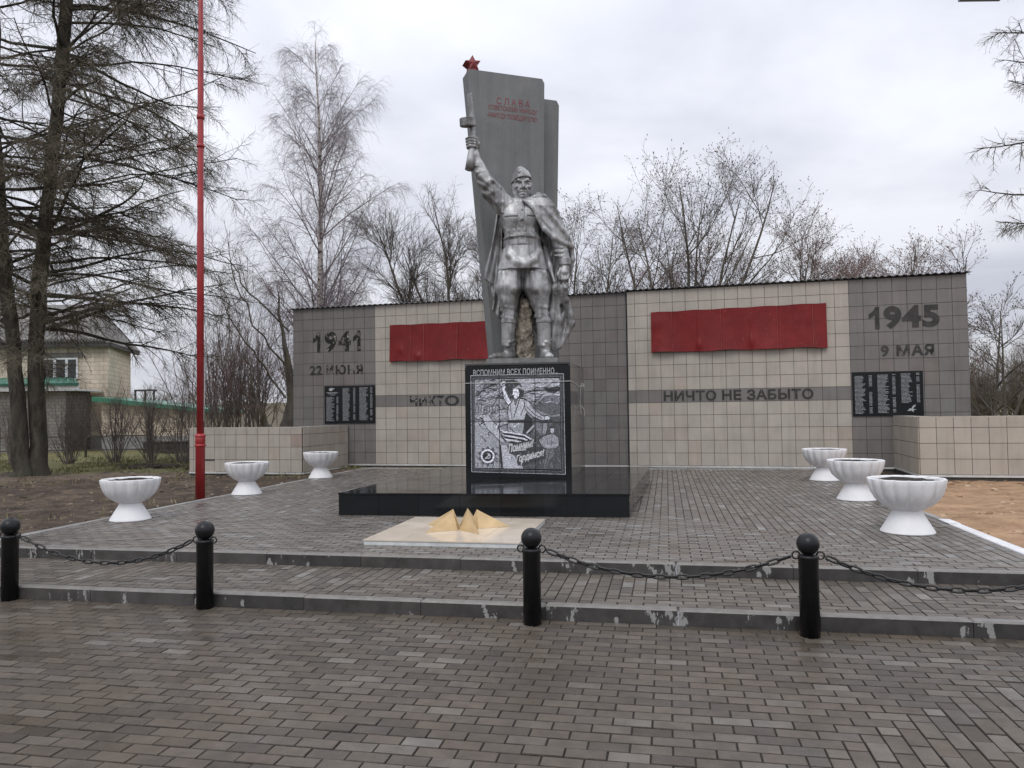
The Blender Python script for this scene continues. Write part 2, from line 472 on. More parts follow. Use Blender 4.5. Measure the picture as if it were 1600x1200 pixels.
# clods, stones and leaf litter on the bare ground beside the paving
rs_ = np.random.RandomState(33)
def scatter(name, mat, n, box, s0, s1, flat, seed):
    r = np.random.RandomState(seed); V = []; F = []
    P = np.stack([r.uniform(box[0], box[1], n), r.uniform(box[2], box[3], n)], 1)
    for k in range(n):
        p_, q_ = P[k]; s_ = s0 + (s1 - s0) * r.rand() ** 3
        i = min(max(np.searchsorted(pl, p_) - 1, 0), len(pl) - 2); j = min(max(np.searchsorted(ql, q_) - 1, 0), len(ql) - 2)
        h = HH[i, j]
        a0 = r.rand() * 6; m = 6; base = len(V)
        for (rr, zz) in ((1.0, 0.0), (.75, .55)):
            for t in range(m):
                a = a0 + 2 * np.pi * t / m; w = s_ * rr * r.uniform(.65, 1.25)
                V.append(PQ(p_ + w * np.cos(a), q_ + w * np.sin(a), h + s_ * flat * zz * r.uniform(.6, 1.3) - .004))
        V.append(PQ(p_, q_, h + s_ * flat * .8))
        for t in range(m):
            u_ = (t + 1) % m
            F.append((base + t, base + u_, base + m + u_, base + m + t)); F.append((base + m + t, base + m + u_, base + 2 * m))
    tag(mesh_obj(name, V, F, mat, loc=PQ((box[0] + box[1]) / 2, (box[2] + box[3]) / 2, .15)), 'scattered small clods, stones and litter on the bare ground', 'clods', kind='stuff')
q = NM('clods_of_sand'); M_csand = q.set(q.ramp(q.island(), (0, (.16, .095, .05)), (.6, (.36, .23, .135)), (1, (.46, .34, .24))), .95)
q = NM('clods_and_litter'); M_clit = q.set(q.ramp(q.island(), (0, (.025, .018, .013)), (.6, (.09, .065, .045)), (.85, (.20, .15, .10)), (1, (.34, .30, .25))), .95)
scatter('sand_clods', M_csand, 900, (3.4, 10, 7.4, 16.6), .012, .07, .6, 1)
scatter('soil_clods', M_clit, 1500, (-14, -7.55, 7.8, 20.5), .010, .06, .5, 2)
scatter('soil_clods', M_clit, 350, (-7.3, 3.1, 18.35, 19.6), .010, .05, .5, 3)
# ------------------------------------------------------------------ memorial wall
def frame(P0, P1):
    d = Vector((P1[0] - P0[0], P1[1] - P0[1])).normalized()
    n = Vector((d.y, -d.x))
    def fr(s, n_, z): return (P0[0] + d.x * s + n.x * n_, P0[1] + d.y * s + n.y * n_, z)
    return fr
WL = frame((-5.89, 20.72), (2.75, 18.45))     # left section, 8.95 m long
WR = frame((2.78, 18.36), (9.78, 16.42))      # right section, 7.26 m long
LL, LR = 8.95, 7.262
ROW = 0.2957
ZB, ZT = 0.28, 4.42

def tile_mat(name, c, spread):
    q = NM(name)
    isl = q.island()
    col = q.ramp(isl, (0, tuple(x * (1 - spread) for x in c)), (1, tuple(x * (1 + spread) for x in c)))
    i2 = q.math('FRACT', q.math('MULTIPLY', isl, 53.1))
    col = q.mix(q.math('MULTIPLY', i2, 0.5), col, q.mix(1.0, col, (1.03, 0.99, 0.95), 'MULTIPLY'))
    f = q.noise(2.2, 5, .6)
    col = q.mix(1.0, col, q.ramp(f, (0.3, 0.90), (0.7, 1.08)), 'MULTIPLY')
    odd = q.math('GREATER_THAN', q.math('FRACT', q.math('MULTIPLY', isl, 917.3)), 0.972)
    col = q.mix(q.math('MULTIPLY', odd, .45), col, q.mix(1.0, col, (0.93, 0.84, 0.80), 'MULTIPLY'))
    run = q.noise(5.0, 4, .6, stretch=(1.6, 1.6, 0.12))       # rain streaks
    col = q.mix(1.0, col, q.ramp(run, (0.30, 0.90), (0.55, 1.02)), 'MULTIPLY')
    g = q.noise(220, 2)
    return q.set(col, q.ramp(f, (0.3, 0.38), (0.7, 0.55)), 0, 0.45, g, 0.12, 0.003)
M_beige = tile_mat('beige_porcelain_tile', (0.415, 0.380, 0.333), 0.05)
M_grey = tile_mat('grey_porcelain_tile', (0.184, 0.172, 0.164), 0.06)
M_pink = tile_mat('pinkish_porcelain_tile', (0.34, 0.27, 0.235), 0.03)
M_core = mat_noisy('dark_render_behind_tiles', (0.045, 0.042, 0.039), (0.085, 0.08, 0.075), 10, 0.9)
def tiles(fr, s0, s1, z0, z1, r, cols=None, skip=None, gap=0.0045, z_anchor=ZT, b=None, drop=None):
    """facade tiles between s0..s1, z0..z1; rows hang from z_anchor"""
    b = b or MB()
    if cols is None:
        cols = []; s = s0
        while s < s1 - 0.02:
            cols.append((s, min(s + ROW, s1))); s += ROW
    rows = []; z = z_anchor
    while z > z0 + 0.02:
        lo = max(z - ROW, z0)
        if z <= z1 + 1e-4: rows.append((lo, z))
        z -= ROW
    for (a, c) in cols:
        for (lo, hi) in rows:
            if skip and skip((a + c) / 2, (lo + hi) / 2): continue
            t = [0.016 + r.gauss(0, .0009) for _ in range(4)]
            dz = -drop if drop and r.random() < 0.02 else 0
            a_, c_, lo_, hi_ = a + gap, c - gap, lo + gap + dz, hi - gap + dz
            q4 = [(a_, lo_), (c_, lo_), (c_, hi_), (a_, hi_)]
            vs = [fr(s, 0.0, zz) for s, zz in q4] + [fr(s, t[i], zz) for i, (s, zz) in enumerate(q4)]
            b.add(vs, [(4, 5, 6, 7), (0, 1, 5, 4), (1, 2, 6, 5), (2, 3, 7, 6), (3, 0, 4, 7)])
    return b
def coping(fr, L, z, fwd, back, parent, mat, amp=0.013, per=0.15):
    """corrugated steel sheet over the wall top"""
    b = MB(); n = int(L / per * 8); vs = []; fs = []
    for i in range(n + 1):
        s = -0.06 + (L + 0.12) * i / n
        h = z + amp * math.sin(2 * math.pi * s / per)
        vs += [fr(s, fwd, h + 0.012), fr(s, fwd, h), fr(s, -back, h + .05), fr(s, -back, h + 0.06)]
    for i in range(n):
        for k in range(4):
            m = (k + 1) % 4
            fs.append((i * 4 + k, i * 4 + m, i * 4 + 4 + m, i * 4 + 4 + k))
    b.add(vs, fs)
    return b.build('roof_cap', mat, parent)
M_cap = mat_noisy('dark_corrugated_steel', (0.05, 0.055, 0.06), (0.11, 0.115, 0.12), 4, 0.4, 0.1, 0.4)
M_strip = mat_noisy('pale_base_trim', (0.42, 0.42, 0.41), (0.66, 0.66, 0.64), 3, 0.5, 0.2)

def text_obj(body, fr, s0, s1, z0, z1, n0, n1, mat, name, parent, bold=0.0, shear=0.0, space=1.0, slope=0.0):
    """lettering as real relief fitted in s0..s1 x z0..z1; fr(s, n, z)"""
    cu = bpy.data.curves.new('lettering', 'FONT')
    cu.body = body; cu.size = 1.0; cu.shear = shear; cu.space_character = space
    cu.fill_mode = 'FRONT'; cu.extrude = 0.0; cu.resolution_u = 3
    cu.offset = 0.0
    o = bpy.data.objects.new('lettering', cu); COL.objects.link(o)
    bpy.context.view_layer.update()
    dg = bpy.context.evaluated_depsgraph_get()
    cc = o.evaluated_get(dg).to_curve(dg)
    loops = []; soft = []
    for sp in cc.splines:
        pts = []
        bp = sp.bezier_points
        for i in range(len(bp)):
            p0, p1, p2, p3 = bp[i].co, bp[i].handle_right, bp[(i + 1) % len(bp)].handle_left, bp[(i + 1) % len(bp)].co
            straight = (p1 - p0).cross(p3 - p0).length < 1e-5 and (p2 - p0).cross(p3 - p0).length < 1e-5
            for k in range(1 if straight else 4):
                t = k / 4; u = 1 - t
                q_ = p0 * u ** 3 + p1 * 3 * u * u * t + p2 * 3 * u * t * t + p3 * t ** 3
                if not pts or (Vector((q_.x, q_.y)) - pts[-1]).length > 1e-4: pts.append(Vector((q_.x, q_.y)))
        if len(pts) > 2:
            loops.append(pts)
            if len(bp) == 19: soft.append(pts)
    o.evaluated_get(dg).to_curve_clear(); bpy.data.objects.remove(o); bpy.data.curves.remove(cu)
    def inside(p, P):
        r = False
        for i in range(len(P)):
            A, B = P[i - 1], P[i]
            if (A.y > p.y) != (B.y > p.y) and p.x < (B.x - A.x) * (p.y - A.y) / (B.y - A.y) + A.x: r = not r
        return r
    area = lambda P: sum(P[i - 1].x * P[i].y - P[i].x * P[i - 1].y for i in range(len(P))) / 2
    def crosses(P):
        n = len(P); o2 = lambda a, b, c: (b.x - a.x) * (c.y - a.y) - (b.y - a.y) * (c.x - a.x)
        for i in range(n):
            for j in range(i + 2, n):
                if (j + 1) % n == i: continue
                a, b_, c, d = P[i], P[(i + 1) % n], P[j], P[(j + 1) % n]
                if o2(a, b_, c) * o2(a, b_, d) < -1e-9 and o2(c, d, a) * o2(c, d, b_) < -1e-9: return True
        return False
    for P in list(loops):                                  # a soft-sign outline that crosses itself: split stem and bowl
        if 'Ы' in body and any(P is z_ for z_ in soft) and crosses(P):
            xl = min(p.x for p in P); top = max(p.y for p in P)
            xr = max(p.x for p in P if p.y > top - 1e-3)
            st_ = [p for p in P if abs(p.x - xl) < 1e-3 or (abs(p.x - xr) < 1e-3)]
            lowy = min(p.y for p in P); yb = min(p.y for p in st_ if p.y > lowy + 1e-3)
            xi = min(p.x for p in P if p.x > xl + 1e-3)
            k0 = min(i for i, p in enumerate(P) if p in st_)
            bowl = []
            for i, p in enumerate(P):
                if i == k0: bowl += [Vector((xi, lowy)), Vector((xi, yb))]
                if p not in st_: bowl.append(p)
            loops.remove(P); loops += [bowl, [Vector((xl, lowy)), Vector((xl, top)), Vector((xr, top)), Vector((xr, lowy))]]
    big = max(loops, key=lambda P: abs(area(P)))
    sgn = 1 if area(big) > 0 else -1                       # winding of outer contours
    # holes lie wholly inside a larger loop of the other winding
    isH = [any(Q is not P and abs(area(Q)) > abs(area(P)) and area(Q) * area(P) < 0 and all(inside(p, Q) for p in P) for Q in loops) for P in loops]
    for P, h_ in zip(loops, isH):
        if (area(P) * sgn > 0) == h_: P.reverse()
    def fat(P):
        out = []
        for i in range(len(P)):
            d0 = (P[i] - P[i - 1]).normalized(); d1 = (P[(i + 1) % len(P)] - P[i]).normalized()
            n_ = Vector((d0.y + d1.y, -d0.x - d1.x)) * sgn
            c = max(.45, n_.length / 2); n_ = n_.normalized() if n_.length > 1e-6 else Vector((0, 0))
            out.append(P[i] + n_ * bold / c)
        return out
    loops = [fat(P) for P in loops]
    outs = [P for P in loops if area(P) * sgn > 0]; holes = [P for P in loops if area(P) * sgn < 0]
    allp = [p for P in loops for p in P]
    x0, x1 = min(p.x for p in allp), max(p.x for p in allp); y0, y1 = min(p.y for p in allp), max(p.y for p in allp)
    m = lambda v: (s0 + (v.x - x0) / (x1 - x0) * (s1 - s0), z0 + (v.y - y0) / (y1 - y0) * (z1 - z0) + slope * (v.x - x0) / (x1 - x0))
    from mathutils.geometry import tessellate_polygon
    b = MB()
    for gi, P in enumerate(outs):                          # overlapping strokes of one glyph sit 0.3 mm apart
        H = [h for h in holes if inside(h[0], P)]
        grp = [P] + H
        fl = [p for L_ in grp for p in L_]
        tris = tessellate_polygon([[Vector((p.x, p.y, 0)) for p in L_] for L_ in grp])
        nf_ = n1 + (gi % 3) * .0003
        pts = [m(p) for p in fl]; n = len(pts)
        f = []
        for t in tris:
            A, B, C = (fl[i] for i in t)
            f.append(tuple(t) if (B - A).x * (C - A).y - (B - A).y * (C - A).x > 0 else tuple(t[::-1]))
        k = 0
        for L_ in grp:
            for i in range(len(L_)):
                j = (i + 1) % len(L_)
                e = (k + i, k + i + n, k + j + n, k + j)
                f.append(e if sgn > 0 else e[::-1])
            k += len(L_)
        b.add([fr(s, nf_, z) for s, z in pts] + [fr(s, n0, z) for s, z in pts], f)
    return b.build(name, mat, parent)

r_ = random.Random(11)
wall_l = thing('memorial_wall', 'tiled wall left of the statue with peeling 1941 lettering', 'wall', WL(4.5, -0.2, 0))
b = MB(); b.box((0, -0.40, 0.0), (LL, 0.0, ZT - .005), WL); b.build('core', M_core, wall_l)
cl = [(0, .30), (.30, .60), (.60, .90), (.90, 1.20), (1.20, 1.50), (1.50, 1.80), (1.80, 2.10), (2.10, 2.40)]
tiles(WL, 0, 2.4, ZB, ZT, r_, cl).build('grey_tiling', M_grey, wall_l, loc=None)
belt = lambda s, z: 1.75 < z < 2.05
tiles(WL, 2.40, 7.29, ZB, ZT, r_, skip=belt).build('beige_tiling', M_beige, wall_l)
tiles(WL, 2.40, 7.29, ZT - 9 * ROW, ZT - 8 * ROW, r_).build('grey_belt', M_grey, wall_l)
tiles(WL, 7.29, LL, ZB, ZT, r_, [(7.29, 7.55), (7.55, 7.85), (7.85, 8.145), (8.145, 8.44), (8.44, 8.735), (8.735, LL)]).build('grey_tiling', M_grey, wall_l)
coping(WL, LL, ZT + .004, 0.10, 0.50, wall_l, M_cap)
b = MB(); b.box((0, 0.0, ZB - .045), (LL, 0.03, ZB - .004), WL); b.build('base_trim', M_strip, wall_l)

wall_r = thing('memorial_wall', 'tiled wall right of the statue with whole dark 1945 lettering on grey tiles', 'wall', WR(3.6, -0.2, 0))
b = MB(); b.box((0, -0.40, 0.0), (LR, 0.0, ZT + .02), WR); b.build('core', M_core, wall_r)
cb = [(0.0, 0.18)] + [(0.18 + i * ROW, 0.18 + (i + 1) * ROW) for i in range(16)]
tiles(WR, 0, 4.911, ZB, ZT, r_, cb, skip=belt).build('beige_tiling', M_beige, wall_r)
tiles(WR, 0, 4.911, ZT - 9 * ROW, ZT - 8 * ROW, r_, cb).build('grey_belt', M_grey, wall_r)
cg = [(4.911 + i * .2939, 4.911 + (i + 1) * .2939) for i in range(8)]
tiles(WR, 4.911, LR, ZB, ZT, r_, cg).build('grey_tiling', M_grey, wall_r)
coping(WR, LR, ZT + .028, 0.10, 0.50, wall_r, M_cap)
b = MB(); b.box((0, 0.0, ZB - .045), (LR, 0.03, ZB - .004), WR); b.build('base_trim', M_strip, wall_r)
b = MB(); b.box((0, 0.0, ZB), (.012, 0.014, ZT), lambda s, n, z: WR(s - .013, n, z)); b.build('edge_trim', M_cap, wall_r)

# lettering
M_letter = mat_noisy('weathered_black_letters', (0.018, 0.017, 0.016), (0.05, 0.047, 0.044), 6, 0.6)
q = NM('peeling_black_letters')
pn = q.noise(6.5, 5, .62)
col = q.mix(q.math('GREATER_THAN', pn, 0.57), (0.022, 0.021, 0.02), (0.15, 0.135, 0.125))
col = q.mix(q.math('GREATER_THAN', q.noise(11, 4, .6), 0.63), col, (0.36, 0.33, 0.30))
M_peel = q.set(col, 0.7, 0, 0.3, pn, 0.4, 0.006)
q = NM('mostly_peeled_letters')
pn = q.noise(4.2, 6, .68)
col = q.mix(q.math('GREATER_THAN', pn, 0.545), (0.03, 0.029, 0.028), (0.20, 0.185, 0.17))
col = q.mix(q.math('GREATER_THAN', q.noise(9, 4, .6), 0.61), col, (0.42, 0.39, 0.36))
M_peel2 = q.set(col, 0.7, 0, 0.3, pn, 0.4, 0.006)
N0, N1 = 0.014, 0.026
ONE = [(.42, 0), (.72, 0), (.72, 1), (.47, 1), (.36, .86), (.20, .76), (0, .69), (0, .47), (.24, .55), (.42, .67)]
def one(fr, s0, s1, z0, z1, mat, parent):              # the numeral 1 with its long flag
    b = MB(); P = [(s0 + (s1 - s0) * x / .72, z0 + (z1 - z0) * y) for x, y in ONE]
    from mathutils.geometry import tessellate_polygon
    n = len(P); tr = tessellate_polygon([[Vector((x, y, 0)) for x, y in P]])
    ar = lambda t: (P[t[1]][0] - P[t[0]][0]) * (P[t[2]][1] - P[t[0]][1]) - (P[t[1]][1] - P[t[0]][1]) * (P[t[2]][0] - P[t[0]][0])
    b.add([fr(s, N1, z) for s, z in P] + [fr(s, N0, z) for s, z in P], [tuple(t) if ar(t) > 0 else tuple(t[::-1]) for t in tr] + [(i, i + n, (i + 1) % n + n, (i + 1) % n) for i in range(n)])
    b.build('lettering', mat, parent)
one(WL, .605, .815, 3.24, 3.785, M_peel, wall_l); one(WL, 1.775, 1.985, 3.24, 3.785, M_peel, wall_l)
text_obj('94', WL, .945, 1.705, 3.235, 3.79, N0, N1, M_peel, 'lettering', wall_l, 0.035, space=1.12)
text_obj('22', WL, 0.505, 0.86, 2.635, 2.885, N0, N1, M_letter, 'lettering', wall_l, 0.03, space=1.1)
text_obj('ИЮНЯ', WL, 1.00, 2.05, 2.635, 2.885, N0, N1, M_peel2, 'lettering', wall_l, 0.03, space=1.15)
text_obj('НИКТ', WL, 3.365, 4.30, 1.765, 2.025, N0, N1, M_peel2, 'lettering', wall_l, 0.025, space=1.1)
text_obj('О НЕ ЗАБЫТ', WL, 4.32, 7.87, 1.765, 2.025, N0, N1, M_letter, 'lettering', wall_l, 0.025, space=1.1)
one(WR, 5.31, 5.525, 3.305, 3.795, M_letter, wall_r)
text_obj('945', WR, 5.61, 6.715, 3.30, 3.80, N0, N1, M_letter, 'lettering', wall_r, 0.045, space=1.1)
text_obj('9 МАЯ', WR, 5.535, 6.59, 2.695, 2.945, N0, N1, M_letter, 'lettering', wall_r, 0.03, space=1.12)
text_obj('НИЧТО НЕ ЗАБЫТО', WR, 0.825, 4.125, 1.792, 2.03, N0, N1, M_letter, 'lettering', wall_r, 0.028, space=1.02)

# low wing walls
def low_wall(C, e, run, ret, z0, z1, label, side, seed):
    """side -1: runs to the left of corner C, +1: to the right; ret goes back to the big wall"""
    r = random.Random(seed)
    nrm = Vector((-e[1], e[0]))                     # away from the viewer
    t = thing('wing_wall', label, 'wall', (C[0], C[1], 0))
    if side < 0:
        f1 = frame((C[0] - e[0] * run, C[1] - e[1] * run), C)
        f2 = frame(C, (C[0] + nrm.x * ret, C[1] + nrm.y * ret))
    else:
        f1 = frame(C, (C[0] + e[0] * run, C[1] + e[1] * run))
        f2 = frame((C[0] + nrm.x * ret, C[1] + nrm.y * ret), C)
    top = z1 - (z1 - z0 - 3 * ROW)
    b = MB(); b.box((0.02 if side > 0 else 0, -.30, 0), (run - (0.02 if side < 0 else 0), -.001, z1 - .006), f1)
    b.box((0.0 if side > 0 else 0.301, -.30, 0), (ret - (0.301 if side > 0 else 0), -.001, z1 - .006), f2); b.build('core', M_core, t)
    off = 0.12
    cols = [(0, off)] if side < 0 else []
    s = off if side < 0 else 0
    while s < run - .02: cols.append((s, min(s + ROW, run))); s += ROW
    pk = [i for i in range(len(cols)) if i in ((len(cols) - 1,) if side < 0 else ())]
    bb = MB(); pb = MB()
    for i, c in enumerate(cols):
        tiles(f1, c[0], c[1], top, z1, r, [c], z_anchor=z1, b=bb)
        for k in range(3):
            tgt = pb if (i in pk and k == 0) else bb
            zt = top - k * ROW
            drop = 0.035 if (side < 0 and i == 2 and k == 2) else 0
            tiles(f1, c[0], c[1], zt - ROW - drop, zt - drop, r, [c], z_anchor=zt - drop, b=tgt)
    tiles(f2, 0.017, ret, top, z1, r, z_anchor=z1, b=bb)
    tiles(f2, 0.017, ret, z0, top, r, z_anchor=top, b=bb)
    bb.build('tiling', M_beige, t)
    if pb.v: pb.build('odd_tile', M_pink, t)
    b = MB(); b.box((0, 0.0, z0 - .045), (run, 0.028, z0 - .004), f1); b.build('base_trim', M_strip, t)
    b = MB(); b.box((0, 0.0, z0 - .045), (ret, 0.0285, z0 - .0045), f2); b.build('base_trim', M_strip, t)
    b = MB(); b.box((0.02 if side > 0 else 0, -.31, z1 - .005), (run - (.02 if side < 0 else 0), 0.012, z1 + .012), f1)
    b.box((0.0 if side > 0 else .3, -.31, z1 - .0045), (ret - (.3 if side > 0 else 0), 0.012, z1 + .0125), f2)
    b.build('coping', M_beige, t)
E15 = Vector((0.966, -0.259))
low_wall((-4.93, 18.05), E15, 3.07, 2.28, 0.235, 1.285, 'low beige tiled wing wall behind the red flagpole on the left', -1, 5)
low_wall((7.75, 14.70), E15, 7.5, 2.2, 0.30, 1.385, 'low beige tiled wing wall beside the sand patch on the right', 1, 6)

# red sheet boards
q = NM('red_painted_sheet_steel')
sc_ = q.noise(7, 5, .65)
col = q.ramp(q.noise(2.2, 5, .6), (0.3, (0.135, 0.009, 0.010)), (0.7, (0.205, 0.016, 0.017)))
col = q.mix(q.math('MULTIPLY', q.math('GREATER_THAN', q.noise(30, 6, .7, stretch=(1, 1, .35)), 0.655), .5), col, (0.42, 0.17, 0.17))
M_red = q.set(col, q.ramp(sc_, (0.3, 0.38), (0.7, 0.58)), 0, 0.25, q.noise(3.5, 4, .5), 0.55, 0.02)
M_seam = mat_noisy('scuffed_red_seam', (0.27, 0.06, 0.06), (0.42, 0.17, 0.16), 40, 0.6)
def red_board(fr, s0, s1, z0, z1a, z1b, seams, lobes, dents, label):
    t = thing('red_board', label, 'board', fr((s0 + s1) / 2, 0.03, z0))
    NX, NZ = 160, 26
    def surf(x, y):
        s = s0 + (s1 - s0) * x
        lob = sum(math.exp(-((x - c) / w) ** 2) for c, w in lobes)
        n = 0.045 + (1 - y) ** 1.6 * (0.05 + 0.055 * min(lob, 1.2)) + 0.006 * math.sin(x * 23 + 2 * y)
        for c in seams: n -= 0.012 * math.exp(-((x - c) / 0.004) ** 2)
        for cx, cy, w, h, d in dents:
            n += d * math.exp(-((x - cx) / w) ** 2 - ((y - cy) / h) ** 2)
        z = z0 + ((z1a + (z1b - z1a) * x) - z0) * y + 0.010 * math.sin(x * 17) * (1 - y) + 0.006 * math.sin(x * 31)
        return s, n, z
    vs = []; fs = []
    for back in (0, 1):
        for i in range(NX + 1):
            for j in range(NZ + 1):
                s, n, z = surf(i / NX, j / NZ)
                vs.append(fr(s, n - back * 0.004, z))
    W = NZ + 1; Nn = (NX + 1) * W
    for i in range(NX):
        for j in range(NZ):
            a = i * W + j
            fs.append((a, a + W, a + W + 1, a + 1)); fs.append((a + Nn, a + 1 + Nn, a + W + 1 + Nn, a + W + Nn))
    for i in range(NX):
        for j in (0, NZ):
            a = i * W + j; fs.append((a, a + Nn, a + W + Nn, a + W))
    mesh_obj('sheet', vs, fs, M_red, t, smooth=False)
    for x in (0, 1):                           # turned-in side flanges
        s = s0 + (s1 - s0) * x + (0.004 if x == 0 else -0.004)
        p = [surf(x, k / 6) for k in range(7)]
        b = MB(); b.add([fr(s, 0.017, z) for _, _, z in p] + [fr(s, n - .002, z) for _, n, z in p], [(k, k + 1, k + 8, k + 7) for k in range(6)])
        b.build('side_flange', M_red, t)
    for c in seams:
        pts = [surf(c, k / 12) for k in range(13)]
        b = MB(); b.tube([fr(s, n + .008, z) for s, n, z in pts], 0.0035, 5); b.build('seam', M_seam, t)
red_board(WL, 2.835, 6.85, 2.925, 3.878, 3.878, (.145, .235, .46, .73), ((.17, .08), (.42, .09), (.7, .09)), ((.2, .12, .02, .1, .035), (.24, .6, .01, .4, .02), (.48, .5, .012, .5, .022), (.08, .3, .02, .12, .02)),
          'blank red sheet metal board on the wall left of the stele, partly behind the statue')
red_board(WR, 0.565, 4.44, 2.942, 3.898, 3.935, (.125, .412, .73, .925), ((.07, .07), (.41, .10), (.70, .10), (.93, .05)),
          ((.285, .16, .016, .14, .040), (.585, .2, .018, .16, .040), (.285, .55, .010, .4, .018), (.585, .6, .010, .4, .016), (.90, .6, .010, .4, .020), (.03, .7, .05, .2, .02)),
          'blank red sheet metal board on the beige wall above the belt, right of the statue')

# granite name plaques
q = NM('polished_black_granite')
g1 = q.noise(300, 3, .7)
M_granite = q.set(q.ramp(g1, (0.35, (0.006, 0.007, 0.0075)), (0.75, (0.022, 0.024, 0.026))), q.ramp(q.noise(3, 5, .6), (0.3, 0.10), (0.7, 0.22)), 0, 0.22)
M_etch = mat_noisy('etched_pale_letters', (0.33, 0.34, 0.36), (0.52, 0.53, 0.55), 30, 0.7)
def plaque(fr, s0, s1, z0, z1, quad, cols, label, extra, seed):
    """quad: four picture corners used only to lay the text columns out on the plate in proportion"""
    r = random.Random(seed)
    t = thing('name_plaque', label, 'plaque', fr((s0 + s1) / 2, 0.02, z0))
    b = MB(); b.box((s0, 0.017, z0), (s1, 0.045, z1), fr); b.build('granite_plate', M_granite, t)
    (x0, y0), (x1, y1) = quad
    S = lambda x: s0 + (x - x0) / (x1 - x0) * (s1 - s0)
    Z = lambda y: z1 - (y - y0) / (y1 - y0) * (z1 - z0)
    b = MB()
    def line(xa, xb, y, h=9):
        x = xa
        while x < xb - 3:
            w = min(r.uniform(5, 11), xb - x)
            b.box((S(x), 0.044, Z(y + h)), (S(x + w), 0.0465, Z(y + r.uniform(0, 1.5))), fr)
            x += w + r.choice((2.2, 2.2, 2.6, 7))
    for kind, xa, xb, ya, yb, pitch, gaps in cols:
        y = ya; base = None
        while y < yb:
            if not any(g0 <= y <= g1_ for g0, g1_ in gaps):
                e = xb if kind == 'y' else xa + (xb - xa) * r.choice((.68, .74, .8, .85, .9, .95, 1.0))
                line(xa, e, y, pitch * .46)
            y += pitch
    b.build('engraved_names', M_etch, t)
    b = MB()
    extra(b, lambda pts: b.prism([(S(x), Z(y)) for x, y in pts], 0.044, 0.0468, lambda s, z, n: fr(s, n, z)), line)
    b.build('engraved_emblem', M_etch, t)
def bird(b, poly, line):
    poly([(1100, 818), (1150, 790), (1138, 775), (1178, 782), (1205, 735), (1258, 708), (1250, 738), (1215, 770), (1210, 790), (1278, 798), (1215, 808), (1222, 845), (1180, 815), (1150, 822)])
def emblem(b, poly, line):
    poly([(345, 262), (352, 235), (395, 216), (420, 220), (425, 235), (468, 220), (462, 240), (430, 252), (415, 278), (375, 284)])
    for xa, xb, y in ((290, 545, 308), (320, 510, 334), (375, 470, 360)): line(xa, xb, y, 12)
plaque(WL, 0.945, 2.40, 1.335, 2.33, ((250, 178), (1315, 962)),
       [('n', 290, 462, 405, 905, 15.5, ()), ('y', 506, 548, 405, 900, 15.5, ((540, 575), (772, 784))), ('n', 640, 790, 228, 900, 15.5, ()),
        ('y', 862, 905, 228, 890, 15.5, ((575, 592), (732, 755))), ('n', 992, 1175, 220, 890, 15.5, ()), ('y', 1217, 1262, 218, 890, 15.5, ((330, 350), (640, 680), (798, 845)))],
       'black granite name plaque with three columns of names, on the left wall', emblem, 3)
plaque(WR, 4.93, 6.348, 1.392, 2.365, ((125, 115), (1400, 908)),
       [('n', 172, 372, 186, 860, 23, ()), ('y', 432, 488, 178, 860, 23, ((385, 475), (712, 742))), ('n', 588, 790, 172, 860, 23, ()),
        ('y', 855, 910, 165, 850, 23, ((185, 202), (515, 570), (752, 780))), ('n', 1012, 1210, 160, 675, 23, ()), ('y', 1284, 1340, 152, 675, 23, ((192, 215), (310, 338)))],
       'black granite name plaque with an engraved crane, on the right wall', bird, 4)

# ------------------------------------------------------------------ granite base slab and pedestal
q = NM('wet_black_granite')
g1 = q.noise(280, 3, .7); isl = q.island()
col = q.mix(1.0, q.ramp(g1, (0.35, (0.005, 0.006, 0.007)), (0.75, (0.017, 0.019, 0.021))), q.ramp(isl, (0, .75), (1, 1.3)), 'MULTIPLY')
wetn = q.noise(1.6, 5, .65)
M_granite_wet = q.set(col, q.ramp(wetn, (0.35, 0.05), (0.72, 0.20)), 0, 0.30, q.noise(5, 4, .6), 0.06, 0.004)
def slabs(fr, a0, a1, b0, b1, na, nb, th, r, b, gap=.0015):
    for i in range(na):
        for j in range(nb):
            x0, x1 = a0 + (a1 - a0) * i / na, a0 + (a1 - a0) * (i + 1) / na
            y0, y1 = b0 + (b1 - b0) * j / nb, b0 + (b1 - b0) * (j + 1) / nb
            t = th + r.gauss(0, .0006)
            b.box((x0 + gap, y0 + gap, 0), (x1 - gap, y1 - gap, t), fr)
# plinth and pedestal sit a few degrees off the paving grid
def PM(p, q, z=0.0): return PQ(p, q + .05 * (p + 2.4), z)
def PS_(p, q, z=0.0): return PQ(p + .034 * (q - 9.95) - .035, q + .05 * (p + 2.4), z)
SP0, SP1, SQ0, SQ1 = -4.36, -0.45, 9.95, 14.75
base_ = thing('granite_plinth', 'broad low black granite plinth under the statue pedestal, wet on top', 'plinth', PS_(-2.4, 12.3, Z2))
b = MB(); b.box((SP0 + .02, SQ0 + .02, Z2 - .1), (SP1 - .02, SQ1 - .02, .499), PS_); b.build('core', M_core, base_)
b = MB(); slabs(lambda x, y, t: PS_(x, y, 0.50 + t), SP0 - .01, SP1 + .01, SQ0 - .01, SQ1, 7, 8, .022, r_, b); b.build('top_slabs', M_granite_wet, base_)
b = MB()
slabs(lambda x, y, t: PS_(x, SQ0 + .02 - t, y), SP0, SP1, Z2, .498, 7, 1, .02, r_, b)
slabs(lambda x, y, t: PS_(SP1 - .02 + t, x, y), SQ0 + .001, SQ1, Z2, .498, 8, 1, .02, r_, b)
slabs(lambda x, y, t: PS_(SP0 + .02 - t, x, y), SQ0 + .001, SQ1, Z2, .498, 8, 1, .02, r_, b)
b.build('side_slabs', M_granite_wet, base_)

